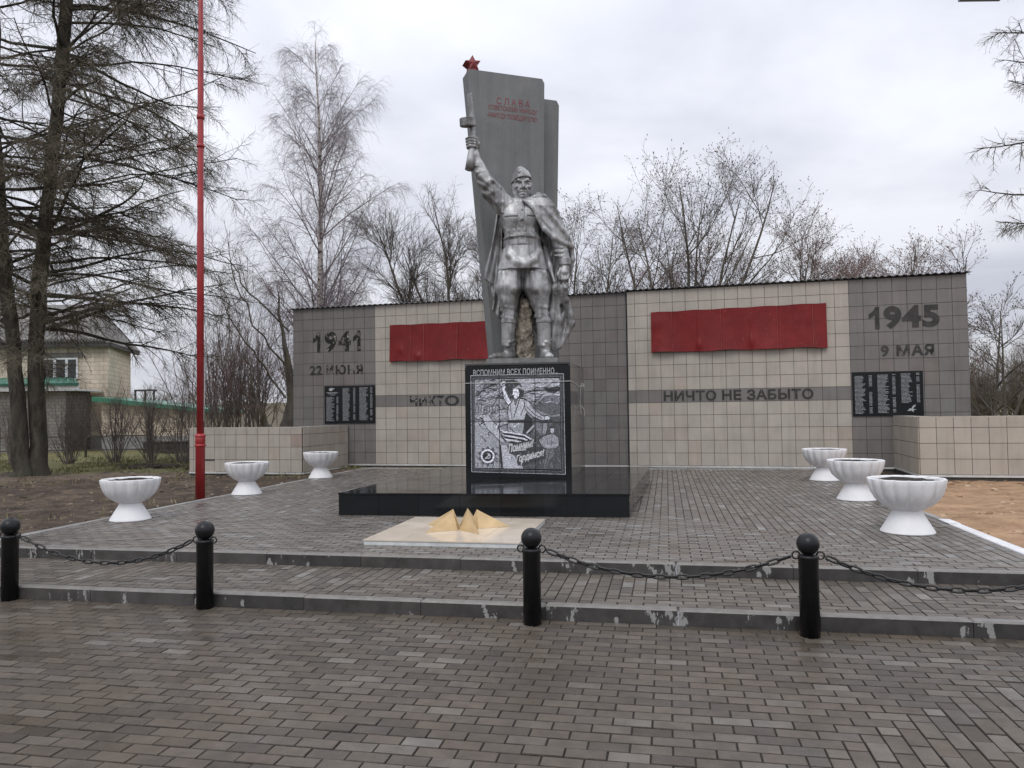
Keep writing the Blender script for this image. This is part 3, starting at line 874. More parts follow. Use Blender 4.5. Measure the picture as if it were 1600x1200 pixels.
PP0, PP1, PQ0, PQ1, PZ0, PZ1 = -3.205, -1.49, 12.17, 14.21, 0.522, 2.385
ped = thing('statue_pedestal', 'black granite pedestal with an engraved war picture on its front, under the silver soldier', 'pedestal', PM(-2.35, 13.2, PZ0))
b = MB(); b.box((PP0 + .03, PQ0 + .03, PZ0), (PP1 - .03, PQ1, PZ1 - .03), PM); b.build('core', M_core, ped)
q = NM('polished_grey_granite_sides')
g1 = q.noise(240, 3, .7); isl = q.island()
M_side = q.set(q.mix(1.0, q.ramp(g1, (0.35, (0.035, 0.035, 0.036)), (0.75, (0.075, 0.075, 0.076))), q.ramp(isl, (0, .8), (1, 1.25)), 'MULTIPLY'), q.ramp(q.noise(2, 4), (.3, .07), (.7, .2)), 0, 0.6)
b = MB()
slabs(lambda x, y, t: PM(PP1 - .03 + t, x, y), PQ0 + .002, PQ1, PZ0, PZ1 - .03, 3, 5, .03, r_, b)
b.build('side_cladding', M_side, ped); b = MB()
slabs(lambda x, y, t: PM(PP0 + .03 - t, x, y), PQ0 + .002, PQ1, PZ0, PZ1 - .03, 3, 5, .03, r_, b)
b.build('side_cladding', M_side, ped)
b = MB(); b.box((PP0, PQ0 + .001, PZ1 - .029), (PP1, PQ1, PZ1), PM); b.build('top_slab', M_side, ped)
panel = None
b = MB()
for (xa, xb) in ((0, .335), (.335, .665), (.665, 1)):
    for (ya, yb) in ((0, .5), (.5, .985)):
        w = PP1 - PP0; h = PZ1 - .03 - PZ0
        b.box((PP0 + w * xa + .0012, 0, PZ0 + h * ya + .0012), (PP0 + w * xb - .0012, .03, PZ0 + h * yb - .0012), lambda a, t, z: PM(a, PQ0 + .03 - t, z))
panel = b.build('front_panel', M_granite, ped)

# engraved picture: shapes in the proportions of the panel (x 137..1050, y 113..1072)
def EX(x, y):
    s = (x - (137 + (y - 113) * .017)) / 898.0
    zt = (y - (115 - (x - 137) * .0245)) / 958.0
    return PP0 + (PP1 - PP0) * s, PZ1 - .03 - (PZ1 - .03 - PZ0) * zt * .985
class Etch:
    def __init__(s): s.v = []; s.f = []; s.c = []; s.z = {}
    def poly(s, pts, g, layer):
        n = len(s.v)
        for x, y in pts:
            a, z = EX(x, y); s.v.append(PM(a, PQ0 - .0006 - layer * .00045, z))
        s.f.append(tuple(range(n, n + len(pts)))); s.c.append(g)
    def fig(s, pts, g, layer, w=6):
        s.stroke(list(pts) + [pts[0]], w, .015, layer + .4); s.poly(pts, g, layer)
    def stroke(s, pts, w, g, layer):
        L = []; R = []
        for i, (x, y) in enumerate(pts):
            x0, y0 = pts[max(i - 1, 0)]; x1, y1 = pts[min(i + 1, len(pts) - 1)]
            dx_, dy_ = x1 - x0, y1 - y0; l = math.hypot(dx_, dy_) or 1
            ww = w[i] if hasattr(w, '__len__') else w
            L.append((x - dy_ / l * ww / 2, y + dx_ / l * ww / 2)); R.append((x + dy_ / l * ww / 2, y - dx_ / l * ww / 2))
        for i in range(len(pts) - 1): s.poly([L[i], L[i + 1], R[i + 1], R[i]], g, layer)
    def build(s, name, mat, parent):
        off = WLOC[parent]
        me = bpy.data.meshes.new(name)
        me.from_pydata([tuple(Vector(p) - off) for p in s.v], [], s.f)
        at = me.color_attributes.new('tone', 'FLOAT_COLOR', 'CORNER')
        k = 0
        for f, g in zip(s.f, s.c):
            for _ in f: at.data[k].color = (g, g, g, 1); k += 1
        me.materials.append(mat); me.update()
        return link_mesh(name, me, parent)
q = NM('laser_etched_granite')
at = q.n('ShaderNodeVertexColor', layer_name='tone')
st = q.noise(38, 6, .70, stretch=(1, 1, 1.6)); st2 = q.noise(95, 3, .7)
col = q.mix(1.0, q.mix(1.0, at.outputs[0], (1.5, 1.54, 1.68), 'MULTIPLY'), q.ramp(st, (0.36, 0.42), (0.62, 1.32)), 'MULTIPLY')
col = q.mix(1.0, col, q.ramp(st2, (0.32, 0.55), (0.65, 1.35)), 'MULTIPLY')
M_laser = q.set(col, 0.5, 0, 0.4)
er = random.Random(21)
E_ = Etch()
def bent(x, y, a, l, k, n=5):
    pts = []
    for i in range(n):
        pts.append((x, y)); x += math.cos(a) * l / n; y += math.sin(a) * l / n; a += k / n
    return pts
inside = lambda x, y: 228 < x < 952 and 228 < y < 985
def scrib(n, xr, yr, ang, spread, ln, wd, tones, layer=1):
    for _ in range(n):
        pts = [p for p in bent(er.uniform(*xr), er.uniform(*yr), ang + er.gauss(0, spread), er.uniform(*ln), er.gauss(0, .6)) if inside(*p)]
        if len(pts) > 1: E_.stroke(pts, er.uniform(*wd), er.choice(tones), layer)
E_.poly([(225, 235), (945, 218), (962, 990), (232, 993)], 0.22, 0)
E_.poly([(225, 235), (450, 229), (470, 560), (300, 600), (226, 560)], 0.24, 1)
E_.poly([(590, 226), (945, 218), (950, 420), (720, 440), (640, 330)], 0.36, 1)
E_.poly([(228, 600), (320, 600), (450, 760), (455, 990), (232, 993)], 0.30, 1)
E_.poly([(640, 560), (955, 540), (960, 990), (640, 990)], 0.075, 1)
E_.poly([(740, 380), (950, 360), (952, 520), (880, 540), (720, 470)], 0.10, 1)
scrib(150, (228, 470), (240, 420), -0.25, .35, (25, 120), (2, 9), (0.03, 0.05, 0.12, 0.5, .42, .03), 2)
scrib(110, (228, 500), (420, 620), 0.1, .8, (20, 90), (2, 8), (0.03, 0.05, 0.4, .02, .5), 2)
scrib(90, (600, 950), (225, 430), -0.12, .22, (40, 150), (2, 8), (0.05, 0.12, 0.5, 0.45, .04), 2)
scrib(90, (232, 450), (600, 990), 0.75, .25, (30, 110), (2, 6), (0.08, 0.16, 0.42, .36), 2)
scrib(120, (640, 950), (560, 985), 1.2, .6, (15, 70), (2, 6), (0.02, 0.16, 0.04, 0.2), 2)
for k in range(9): E_.stroke([(232 + k * 24, 520), (236 + k * 24, 470 - (k % 3) * 14), (250 + k * 24, 455)], 5, 0.03, 3)
E_.stroke([(228, 380), (330, 300), (450, 262)], 10, 0.04, 3)
E_.stroke([(370, 470), (460, 340)], 8, 0.04, 3)
E_.stroke([(650, 352), (740, 322), (850, 318), (948, 326)], 12, 0.03, 3); E_.stroke([(660, 335), (760, 305), (948, 300)], 5, .05, 3)
E_.poly([(828, 300), (948, 290), (948, 318), (900, 350), (840, 335)], 0.05, 3)
E_.stroke([(740, 440), (815, 375)], 7, 0.3, 3)
# flag-like swirl behind the soldier
E_.poly([(300, 565), (360, 520), (352, 560), (420, 620), (470, 700), (500, 760), (455, 770), (380, 690), (320, 640)], 0.40, 3)
E_.stroke([(275, 560), (330, 650), (400, 720), (470, 790)], 6, 0.03, 4)
E_.stroke([(350, 540), (390, 600), (440, 640)], 6, 0.05, 4)
E_.poly([(450, 790), (520, 800), (560, 860), (610, 930), (640, 990), (478, 992)], 0.40, 3)
E_.stroke([(446, 790), (462, 990)], 16, 0.03, 4)
# soldier
E_.poly([(440, 262), (470, 240), (560, 232), (612, 262), (650, 330), (640, 380), (590, 395), (520, 400), (500, 330)], 0.045, 4)
scrib(26, (470, 640), (245, 380), .9, .5, (15, 50), (2, 5), (0.2, .3, .02), 4.5)
E_.fig([(453, 300), (470, 262), (495, 275), (488, 315), (515, 385), (545, 425), (520, 460), (478, 400)], 0.62, 5)
E_.stroke([(462, 330), (500, 415)], 5, .08, 6); E_.stroke([(490, 330), (528, 410)], 3, .2, 6)
E_.fig([(436, 268), (470, 240), (496, 250), (488, 285), (458, 298)], 0.5, 5)
E_.fig([(548, 322), (572, 300), (602, 308), (612, 345), (604, 380), (580, 400), (562, 392), (558, 372), (544, 360), (552, 345)], 0.62, 6)
E_.poly([(552, 318), (566, 296), (604, 286), (640, 312), (646, 348), (626, 374), (610, 352), (600, 318), (575, 306)], 0.035, 7)
E_.poly([(545, 316), (600, 282), (650, 312), (660, 330), (600, 306)], 0.3, 7.5)
E_.stroke([(560, 338), (584, 330)], 4, .06, 7); E_.stroke([(552, 366), (572, 362)], 4, .08, 7); E_.stroke([(586, 340), (592, 385)], 4, .22, 7); E_.stroke([(562, 392), (584, 400), (606, 384)], 5, .06, 7)
E_.fig([(516, 455), (560, 400), (600, 395), (655, 396), (705, 450), (668, 520), (648, 580), (520, 580), (508, 520)], 0.40, 5)
E_.poly([(560, 405), (600, 395), (575, 470)], .12, 6)
E_.stroke([(610, 400), (560, 560)], 8, .04, 6); E_.stroke([(660, 430), (620, 540)], 6, .05, 6); E_.stroke([(530, 450), (545, 570)], 6, .06, 6)
E_.poly([(505, 578), (650, 572), (652, 600), (510, 605)], 0.05, 6)
E_.fig([(512, 600), (650, 598), (642, 690), (585, 720), (505, 670)], 0.27, 5)
E_.stroke([(540, 605), (560, 640), (610, 600)], 10, .5, 6); E_.stroke([(520, 640), (570, 680)], 8, .06, 6)
E_.fig([(646, 402), (690, 420), (735, 480), (800, 538), (850, 535), (878, 560), (850, 580), (795, 578), (720, 545), (660, 490)], 0.38, 6)
E_.stroke([(670, 460), (740, 530), (800, 560)], 7, .08, 7); E_.stroke([(700, 450), (760, 520)], 4, .12, 7)
E_.fig([(818, 545), (845, 536), (872, 552), (858, 576), (826, 574)], 0.52, 7)
E_.poly([(655, 500), (710, 560), (730, 640), (700, 700), (650, 690)], .03, 4)
E_.stroke([(670, 690), (735, 620)], 16, 0.34, 6)
# ribbon with dark and light stripes
for k in range(6):
    o = k * 16
    E_.stroke([(430 + o * .1, 612 + o * .5), (418 + o * .5, 640 + o), (470 + o * .3, 680 + o), (560, 690 + o), (650, 705 + o), (715, 745 + o * .8), (740, 775 + o * .5)], 13, 0.55 if k % 2 == 0 else 0.02, 7)
E_.stroke([(425, 635), (450, 610), (510, 602)], 14, 0.36, 7); E_.stroke([(440, 640), (470, 622), (515, 618)], 6, .03, 8)
# man with folded arms at lower right
E_.poly([(738, 590), (790, 600), (850, 600), (842, 680), (800, 700), (745, 660)], 0.16, 4)
E_.fig([(808, 600), (850, 598), (846, 650), (830, 700), (800, 690)], 0.24, 5)
E_.poly([(860, 640), (868, 618), (892, 612), (910, 626), (908, 645)], 0.06, 6)
E_.fig([(866, 642), (906, 642), (904, 675), (886, 694), (870, 676)], 0.44, 6)
E_.fig([(770, 745), (820, 706), (868, 692), (905, 692), (940, 720), (945, 790), (915, 815), (840, 820), (800, 800)], 0.25, 5)
E_.stroke([(830, 790), (880, 800), (935, 780)], 14, .33, 6); E_.stroke([(884, 700), (880, 790)], 4, .05, 6); E_.stroke([(840, 720), (850, 790)], 4, .07, 6)
E_.poly([(828, 820), (905, 815), (895, 880), (868, 900), (850, 960), (830, 990), (812, 985), (826, 900)], 0.14, 5)
E_.stroke([(866, 830), (850, 900), (832, 975)], 5, .03, 6)
# order star with ring and hammer and sickle
cx, cy = 340, 890
star10 = []
for k in range(20):
    a = math.pi * 2 * k / 20 - math.pi / 2; rr = 92 if k % 2 == 0 else 62
    star10.append((cx + rr * math.cos(a), cy + rr * math.sin(a)))
E_.poly(star10, 0.05, 5)
for k in range(10):
    a = math.pi * 2 * k / 10 - math.pi / 2
    E_.stroke([(cx + 60 * math.cos(a), cy + 60 * math.sin(a)), (cx + 88 * math.cos(a), cy + 88 * math.sin(a))], 3, .2, 6)
for k in range(5): E_.stroke([(395 + k * 9, 905 + k * 3), (430 + k * 5, 958 - k * 4)], 5, .4 if k % 2 else .04, 6)
for k in range(7): E_.stroke([(250 + k * 22, 985), (258 + k * 22, 950 + (k % 2) * 8)], 6, .32 if k % 2 else .04, 6)
circ = lambda r, n=28: [(cx + r * math.cos(2 * math.pi * i / n), cy + r * math.sin(2 * math.pi * i / n)) for i in range(n)]
E_.poly(circ(60), 0.62, 7); E_.poly(circ(44), 0.03, 8)
E_.stroke([(cx - 20, cy + 22), (cx + 10, cy - 8)], 7, .55, 9); E_.poly([(cx - 2, cy - 12), (cx + 12, cy - 20), (cx + 22, cy - 8), (cx + 8, cy + 2)], .55, 9)
E_.stroke([(cx - 8, cy - 24), (cx + 10, cy - 22), (cx + 24, cy - 4), (cx + 18, cy + 14), (cx + 2, cy + 20), (cx - 14, cy + 14), (cx - 24, cy + 22)], (3, 5, 7, 8, 7, 5, 6), .5, 9.5)
E_.poly([(505, 800), (560, 775), (735, 735), (745, 800), (830, 810), (835, 900), (720, 930), (640, 965), (600, 965), (570, 880), (520, 860)], .05, 8.5)
scrib(30, (540, 800), (800, 920), 1.3, .2, (10, 40), (2, 4), (.2, .3, .12), 9)
E_.build('engraved_picture', M_laser, ped)
# frame lines
F_ = Etch()
for (o, w, g) in ((0, 3.5, .46), (10, 2.5, .16), (17, 2.5, .13), (25, 3, .24)):
    P4 = [(190 + o, 200 + o), (980 - o, 180 + o), (997 - o, 1030 - o), (203 + o, 1027 - o)]
    for i in range(4):
        F_.stroke([P4[i], P4[(i + 1) % 4]], w, g, 3)
F_.build('engraved_border', M_laser, ped)
J_ = Etch()                                     # joints of the granite plates
for pts in ([(434, 180), (446, 1070)], [(738, 170), (750, 1070)], [(146, 592), (1043, 590)]): J_.stroke(pts, 4.5, 0.004, 24)
M_dark_line = mat_noisy('dark_joint', (0.004, 0.004, 0.004), (0.008, 0.008, 0.008), 20, 0.6)
J_.build('plate_joint', M_dark_line, ped)
M_white_etch = mat_noisy('white_etched_letters', (0.55, 0.56, 0.58), (0.75, 0.76, 0.78), 30, 0.7)
def etext(body, x0, x1, ytop, ybot, g, shear, slope_px, bold, mat, lay=.006, space=1.0):
    a0, zt = EX(x0, ytop); a1, zb = EX(x1, ybot)
    a0, _ = EX(x0, ybot)
    text_obj(body, lambda s, n, z: PM(s, PQ0 - n, z), a0, a1, zb, zt, 0.004, lay, mat, 'engraved_lettering', ped, bold, shear, space, slope_px / 958 * (PZ1 - PZ0))
etext('ВСПОМНИМ ВСЕХ ПОИМЕННО...', 212, 935, 150, 186, 0, 0, 6, .012, M_etch, .003, 1.05)
etext('Помним!', 515, 732, 792, 856, 0, .25, 52, .03, M_white_etch, .0125)
etext('Гордимся!', 582, 822, 880, 952, 0, .25, 56, .03, M_white_etch, .0125)
L_ = Etch()
for pts_ in ([(500, 760), (592, 748)], [(560, 842), (668, 828)], [(632, 900), (628, 962)]):
    L_ = Etch(); L_.stroke(pts_, 8, .62, 22); L_.build('engraved_flourish', M_white_etch, ped)

# white cord tied round the pedestal
M_cord = mat_noisy('white_cord', (0.5, 0.5, 0.48), (0.68, 0.68, 0.65), 30, 0.8)
b = MB()
zr = 2.075
pts = [PM(PP0 - .012, PQ1 + .012, zr), PM(PP0 - .012, PQ0 - .016, zr - .005), PM(-2.6, PQ0 - .018, zr - .012), PM(PP1 + .010, PQ0 - .016, zr), PM(PP1 + .012, PQ0 + .30, zr - .015),
       PM(PP1 + .014, 13.35, zr - .05), PM(PP1 + .012, PQ1 + .012, zr - .03), PM(PP0 - .012, PQ1 + .014, zr)]
b.tube(pts, .0042, 6)
kx = PM(PP1 + .018, 13.5, zr - .035)
b.tube([kx, (kx[0] + .02, kx[1] - .02, kx[2] + .035), (kx[0] + .06, kx[1], kx[2] + .02), (kx[0] + .05, kx[1], kx[2] - .015), kx], .006, 6)
b.tube([kx, (kx[0] - .01, kx[1] - .01, kx[2] - .18), (kx[0] - .012, kx[1], kx[2] - .34), (kx[0] - .005, kx[1], kx[2] - .45), (kx[0] + .002, kx[1], kx[2] - .50)], .0042, 6)
b.tube([(kx[0] - .012, kx[1], kx[2] - .34), (kx[0] + .03, kx[1] - .005, kx[2] - .385), (kx[0] + .06, kx[1], kx[2] - .43), (kx[0] + .055, kx[1], kx[2] - .55)], .0042, 6)
tag(b.build('cord', M_cord, loc=kx), 'thin white cord tied round the pedestal with loose ends on its right side', 'cord')

# ------------------------------------------------------------------ stele
A19 = math.radians(19)
def ST(t, n, z): return (-.732 + math.cos(A19) * t + math.sin(A19) * n, 13.85 + math.sin(A19) * t - math.cos(A19) * n, z)
q = NM('weathered_grey_painted_concrete')
f1 = q.noise(1.6, 6, .65); f2 = q.noise(3.5, 5, .65, stretch=(1.6, 1.6, .10)); f3 = q.noise(60, 4, .6)
col = q.ramp(f1, (0.25, (0.150, 0.156, 0.156)), (0.55, (0.188, 0.193, 0.190)), (0.8, (0.225, 0.227, 0.22)))
col = q.mix(1.0, col, q.ramp(f2, (0.28, 0.84), (0.60, 1.04)), 'MULTIPLY')
col = q.mix(1.0, col, q.ramp(f3, (0.3, 0.86), (0.7, 1.12)), 'MULTIPLY')
M_stele = q.set(col, 0.62, 0, 0.4, q.math('ADD', f1, q.math('MULTIPLY', f3, .4)), 0.45, 0.012)
stele = thing('stele', 'tall grey concrete banner stele with a red star on its corner, behind the soldier statue', 'monument', (0.1, 14.2, PZ1))
bb_ = lambda s, z, n: ST(s, n, z)
b = MB()
b.prism([(.455, PZ1), (1.40, PZ1), (1.455, 5.7), (1.50, 7.79), (1.455, 7.87), (.02, 7.87), (0, 7.84)], -.36, 0, bb_)
b.build('main_slab', M_stele, stele)
b = MB()
b.prism([(1.0, .52), (1.84, .52), (1.88, 5.53), (1.945, 7.56), (1.895, 7.65), (1.0, 7.65)], -.72, -.365, bb_)
b.build('rear_slab', M_stele, stele)
q = NM('faded_red_paint')
M_redpaint = q.set(q.mix(q.ramp(q.noise(9, 5, .65), (0.42, 0.0), (0.64, 0.65)), (0.25, 0.05, 0.055), (0.22, 0.16, 0.16)), 0.6)
def stext(body, t0, t1, z0, z1): text_obj(body, lambda s, n, z: ST(s, n, z), t0, t1, z0, z1, -.002, .005, M_redpaint, 'lettering', stele, 0.0)
stext('С Л А В А', .55, 1.20, 7.285, 7.42)
stext('СОВЕТСКОМУ НАРОДУ', .385, 1.34, 7.155, 7.258)
stext('-НАРОДУ ПОБЕДИТЕЛЮ', .36, 1.34, 7.008, 7.118)
sv = []
for k in range(10):
    a = math.pi / 2 + math.pi * k / 5 + .10
    rr = .152 if k % 2 == 0 else .066
    sv.append((.125 + rr * math.cos(a), 8.02 + rr * math.sin(a)))
b = MB(); b.prism(sv, -.30, -.06, bb_)
cx_, cz_ = .125, 8.02
n = len(b.v); b.add([ST(cx_, -.03, cz_)] + [ST(x, -.06, z) for x, z in sv], [(0, 1 + i, 1 + (i + 1) % 10) for i in range(10)])
q = NM('weathered_red_star_paint')
M_star = q.set(q.ramp(q.noise(12, 5, .6), (0.3, (0.16, 0.03, 0.032)), (0.7, (0.30, 0.055, 0.055))), 0.55, 0, .4, q.noise(50, 3), .3)
b.build('star', M_star, stele)
b = MB(); b.prism([(.03, 7.868), (.235, 7.868), (.20, 7.96), (.06, 7.96)], -.29, -.07, bb_); b.build('star_foot', M_star, stele)

# ------------------------------------------------------------------ gilded star on a tiled plate
t = thing('star_plate', 'flat cream tiled plate on the paving carrying the gold star', 'plinth', PQ(-2.33, 8.56, Z2))
q = NM('cream_polished_tile')
isl = q.island()
M_cream = q.set(q.mix(1.0, q.ramp(isl, (0, (0.60, 0.515, 0.415)), (1, (0.68, 0.60, 0.50))), q.ramp(q.noise(4, 5, .6), (.3, .92), (.7, 1.05)), 'MULTIPLY'), q.ramp(q.noise(1.8, 4), (.35, .09), (.65, .25)), 0, .5)
M_whiteside = mat_noisy('white_plaster_edge', (0.50, 0.53, 0.53), (0.68, 0.70, 0.69), 9, 0.6)
b = MB(); b.box((-3.155, 7.70, Z2 - .02), (-1.495, 9.43, .262), PQ); b.build('edge_band', M_whiteside, t)
b = MB(); slabs(lambda x, y, h: PQ(x, y, .263 + h), -3.165, -1.485, 7.69, 9.44, 4, 4, .011, r_, b, .0012); b.build('tile_top', M_cream, t)
b = MB(); b.box((-3.160, 7.695, .2625), (-1.490, 9.435, .2685), PQ); b.build('dark_joint', M_dark_line, t)
q = NM('gold_painted_metal')
gn = q.noise(5, 5, .6)
M_gold = q.set(q.ramp(gn, (0.3, (0.47, 0.335, 0.175)), (0.7, (0.64, 0.475, 0.265))), q.ramp(q.noise(14, 4), (.3, .38), (.7, .58)), 0.45, .5, q.noise(70, 3), .12, .004)
SC = (-0.575, 8.905)
star = thing('gold_star', 'gold five pointed eternal flame star made of pointed pyramids, on the cream plate', 'star', (*SC, .275))
for k in range(5):
    a = math.radians(292 + 72 * k)
    P = lambda r, da, z: (SC[0] + r * math.cos(a + math.radians(da)), SC[1] + r * math.sin(a + math.radians(da)), z)
    tip, l, rr, ins, ap = P(.53, 0, .276), P(.20, 33, .276), P(.20, -33, .276), P(.05, 0, .276), P(.15, 0, .276 + .205)
    b = MB(); b.add([tip, l, ins, rr, ap], [(0, 1, 4), (1, 2, 4), (2, 3, 4), (3, 0, 4), (3, 2, 1, 0)])
    b.build('star_ray', M_gold, star)
# ------------------------------------------------------------------ the soldier statue (modelled as signed distance fields, meshed with surface nets)
# sculpting units: u to the right, d toward the front, w up; 1 unit = 11 mm; origin between the feet
SS = 13.3 / 1202
SORG = Vector((0.215, 13.30, 2.482))
def S3(u, v, d=0.0): return (u - 820 + (563 - v) * 0.013, d, 563 - v)
class Field:
    def __init__(s, lo, hi, h):
        s.lo = np.array(lo, float); s.h = h
        s.n = np.ceil((np.array(hi, float) - s.lo) / h).astype(int) + 1
        s.g = np.full(s.n, 12.0, dtype=np.float32)
    def box(s, lo, hi):
        a = np.clip(np.floor((np.array(lo) - s.lo) / s.h).astype(int), 0, s.n - 1)
        b = np.clip(np.ceil((np.array(hi) - s.lo) / s.h).astype(int) + 1, 1, s.n)
        sl = tuple(slice(a[i], max(b[i], a[i] + 1)) for i in range(3))
        ax = [(s.lo[i] + s.h * np.arange(sl[i].start, sl[i].stop)).astype(np.float32) for i in range(3)]
        return sl, ax[0][:, None, None], ax[1][None, :, None], ax[2][None, None, :]
    def union(s, sl, f, k):
        g = s.g[sl]
        if k > 0:
            h = np.clip(.5 + .5 * (g - f) / k, 0, 1)
            s.g[sl] = g * (1 - h) + f * h - k * h * (1 - h)
        else: s.g[sl] = np.minimum(g, f)
    def carve(s, sl, f, k):
        g = s.g[sl]; f = -f
        h = np.clip(.5 - .5 * (g - f) / max(k, 1e-3), 0, 1)
        s.g[sl] = g * (1 - h) + f * h + k * h * (1 - h)
    def cone(s, a, b, ra, rb, k=3.0, flat=1.0, cut=False):
        """tapered capsule; flat squashes it front to back"""
        a, b = np.array(a, float), np.array(b, float); R = max(ra, rb) + k + 5
        sl, x, y, z = s.box(np.minimum(a, b) - R, np.maximum(a, b) + R)
        ab = b - a; L = (ab ** 2).sum() + 1e-6
        t = np.clip(((x - a[0]) * ab[0] + (y - a[1]) * ab[1] + (z - a[2]) * ab[2]) / L, 0, 1)
        f = np.sqrt((x - a[0] - t * ab[0]) ** 2 + ((y - a[1] - t * ab[1]) / flat) ** 2 + (z - a[2] - t * ab[2]) ** 2) - (ra + (rb - ra) * t)
        (s.carve if cut else s.union)(sl, f, k)
    def path(s, pts, rs, k=3.0, flat=1.0, cut=False):
        for i in range(len(pts) - 1):
            ra = rs[i] if hasattr(rs, '__len__') else rs; rb = rs[i + 1] if hasattr(rs, '__len__') else rs
            s.cone(pts[i], pts[i + 1], ra, rb, k, flat, cut)
    def ell(s, c, r, k=3.0, rot=None, cut=False):
        c, r = np.array(c, float), np.array(r, float); R = r.max() + k + 4
        sl, x, y, z = s.box(c - R, c + R)
        x, y, z = x - c[0], y - c[1], z - c[2]
        if rot is not None:     # rotation in the u-w plane
            cs, sn = math.cos(rot), math.sin(rot); x, z = x * cs + z * sn, -x * sn + z * cs
        k0 = np.sqrt((x / r[0]) ** 2 + (y / r[1]) ** 2 + (z / r[2]) ** 2)
        k1 = np.sqrt((x / r[0] ** 2) ** 2 + (y / r[1] ** 2) ** 2 + (z / r[2] ** 2) ** 2) + 1e-6
        f = k0 * (k0 - 1) / k1
        (s.carve if cut else s.union)(sl, f, k)
    def band(s, cu, cd, w0, w1, rx0, rx1, ry0, ry1, k=1.0, wave=0.0, nw=7, ph=0.0, dcol=0.0):
        """elliptical tapered band from height w0 (low) to w1"""
        R = max(rx0, rx1, ry0, ry1) + 6
        sl, x, y, z = s.box((cu - R, cd - R, w0 - 5), (cu + R, cd + R, w1 + 5))
        t = np.clip((z - w0) / (w1 - w0), 0, 1)
        th = np.arctan2(y - cd, x - cu)
        m = 1 + wave * (1 - t) * np.sin(nw * th + ph)
        rx = (rx0 + (rx1 - rx0) * t) * m; ry = (ry0 + (ry1 - ry0) * t) * m
        q_ = np.sqrt(((x - cu) / rx) ** 2 + ((y - cd) / ry) ** 2)
        f = (q_ - 1) * np.minimum(rx, ry)
        f = np.maximum(f, np.maximum(w0 - z, z - w1))
        s.union(sl, f.astype(np.float32), k)
    def sheet(s, poly, D, th, k=1.5, dr=(-45, 45)):
        """cloth: polygon outline in (u,w), depth function D(u,w), thickness th"""
        P = np.array(poly, float); lo = P.min(0) - 6; hi = P.max(0) + 6
        sl, x, y, z = s.box((lo[0], dr[0], lo[1]), (hi[0], dr[1], hi[1]))
        X, Z = x[:, 0, :], z[:, 0, :]; X, Z = np.broadcast_arrays(X, Z)
        d2 = np.full(X.shape, 1e9); ins = np.zeros(X.shape, bool)
        for i in range(len(P)):
            a, b = P[i], P[(i + 1) % len(P)]
            e = b - a; L = (e ** 2).sum() + 1e-9
            t = np.clip(((X - a[0]) * e[0] + (Z - a[1]) * e[1]) / L, 0, 1)
            d2 = np.minimum(d2, (X - a[0] - t * e[0]) ** 2 + (Z - a[1] - t * e[1]) ** 2)
            c = ((a[1] > Z) != (b[1] > Z)) & (X < (b[0] - a[0]) * (Z - a[1]) / (b[1] - a[1] + 1e-9) + a[0])
            ins ^= c
        d = np.sqrt(d2); d = np.where(ins, -d, d)
        Dm = D(X, Z)
        dp = np.abs(y - Dm[:, None, :]) * .8 - th
        q0 = d[:, None, :]
        f = np.maximum(q0 + 1.6, dp + 1.6); f = np.minimum(f, 0) + np.sqrt(np.maximum(q0 + 1.6, 0) ** 2 + np.maximum(dp + 1.6, 0) ** 2) - 1.6
        s.union(sl, f.astype(np.float32), k)
    def emboss(s, lo, hi, fn):
        sl, x, y, z = s.box(lo, hi); s.g[sl] -= fn(x, y, z).astype(np.float32)
    def mesh(s, name, mat, parent, smooth=True):
        g = s.g; n = g.shape
        ins = g < 0
        cs = np.zeros(tuple(np.array(n) - 1), dtype=np.uint8)
        for i in (0, 1):
            for j in (0, 1):
                for k in (0, 1):
                    cs += ins[i:n[0] - 1 + i, j:n[1] - 1 + j, k:n[2] - 1 + k]
        act = (cs > 0) & (cs < 8)
        ci = np.argwhere(act)
        idx = np.full(act.shape, -1, dtype=np.int64); idx[act] = np.arange(len(ci))
        acc = np.zeros((len(ci), 3)); cnt = np.zeros(len(ci))
        cor = [(i, j, k) for i in (0, 1) for j in (0, 1) for k in (0, 1)]
        val = {c: g[ci[:, 0] + c[0], ci[:, 1] + c[1], ci[:, 2] + c[2]] for c in cor}
        for c in cor:
            for ax in range(3):
                if c[ax]: continue
                e = list(c); e[ax] = 1; e = tuple(e)
                a, b = val[c], val[e]; m = (a < 0) != (b < 0)
                t = np.where(m, a / np.where(m, a - b, 1), 0)
                p = np.tile(np.array(c, float), (len(ci), 1)); p[:, ax] += t
                acc[m] += p[m]; cnt[m] += 1
        V = (ci + acc / cnt[:, None]) * s.h + s.lo
        F = []
        for ax in range(3):
            o1, o2 = [(1, 2), (2, 0), (0, 1)][ax]
            sa = [slice(None)] * 3; sb = [slice(None)] * 3; sa[ax] = slice(0, -1); sb[ax] = slice(1, None)
            A, B = ins[tuple(sa)], ins[tuple(sb)]
            for flip in (False, True):
                E = np.argwhere((A & ~B) if not flip else (~A & B))
                ok = (E[:, o1] > 0) & (E[:, o2] > 0) & (E[:, o1] < n[o1] - 1) & (E[:, o2] < n[o2] - 1); E = E[ok]
                def cell(da, db):
                    c = E.copy(); c[:, o1] -= da; c[:, o2] -= db
                    return idx[c[:, 0], c[:, 1], c[:, 2]]
                Q = np.stack([cell(1, 1), cell(0, 1), cell(0, 0), cell(1, 0)], 1)
                F.append(Q[:, ::-1] if flip else Q)
        F = np.concatenate(F)
        W = np.stack([V[:, 0] * SS + SORG.x, -V[:, 1] * SS + SORG.y, V[:, 2] * SS + SORG.z], 1)
        # u,d,w -> x,-y,z mirrors the winding
        return fast_mesh(name, W, F[:, ::-1], mat, parent, smooth)
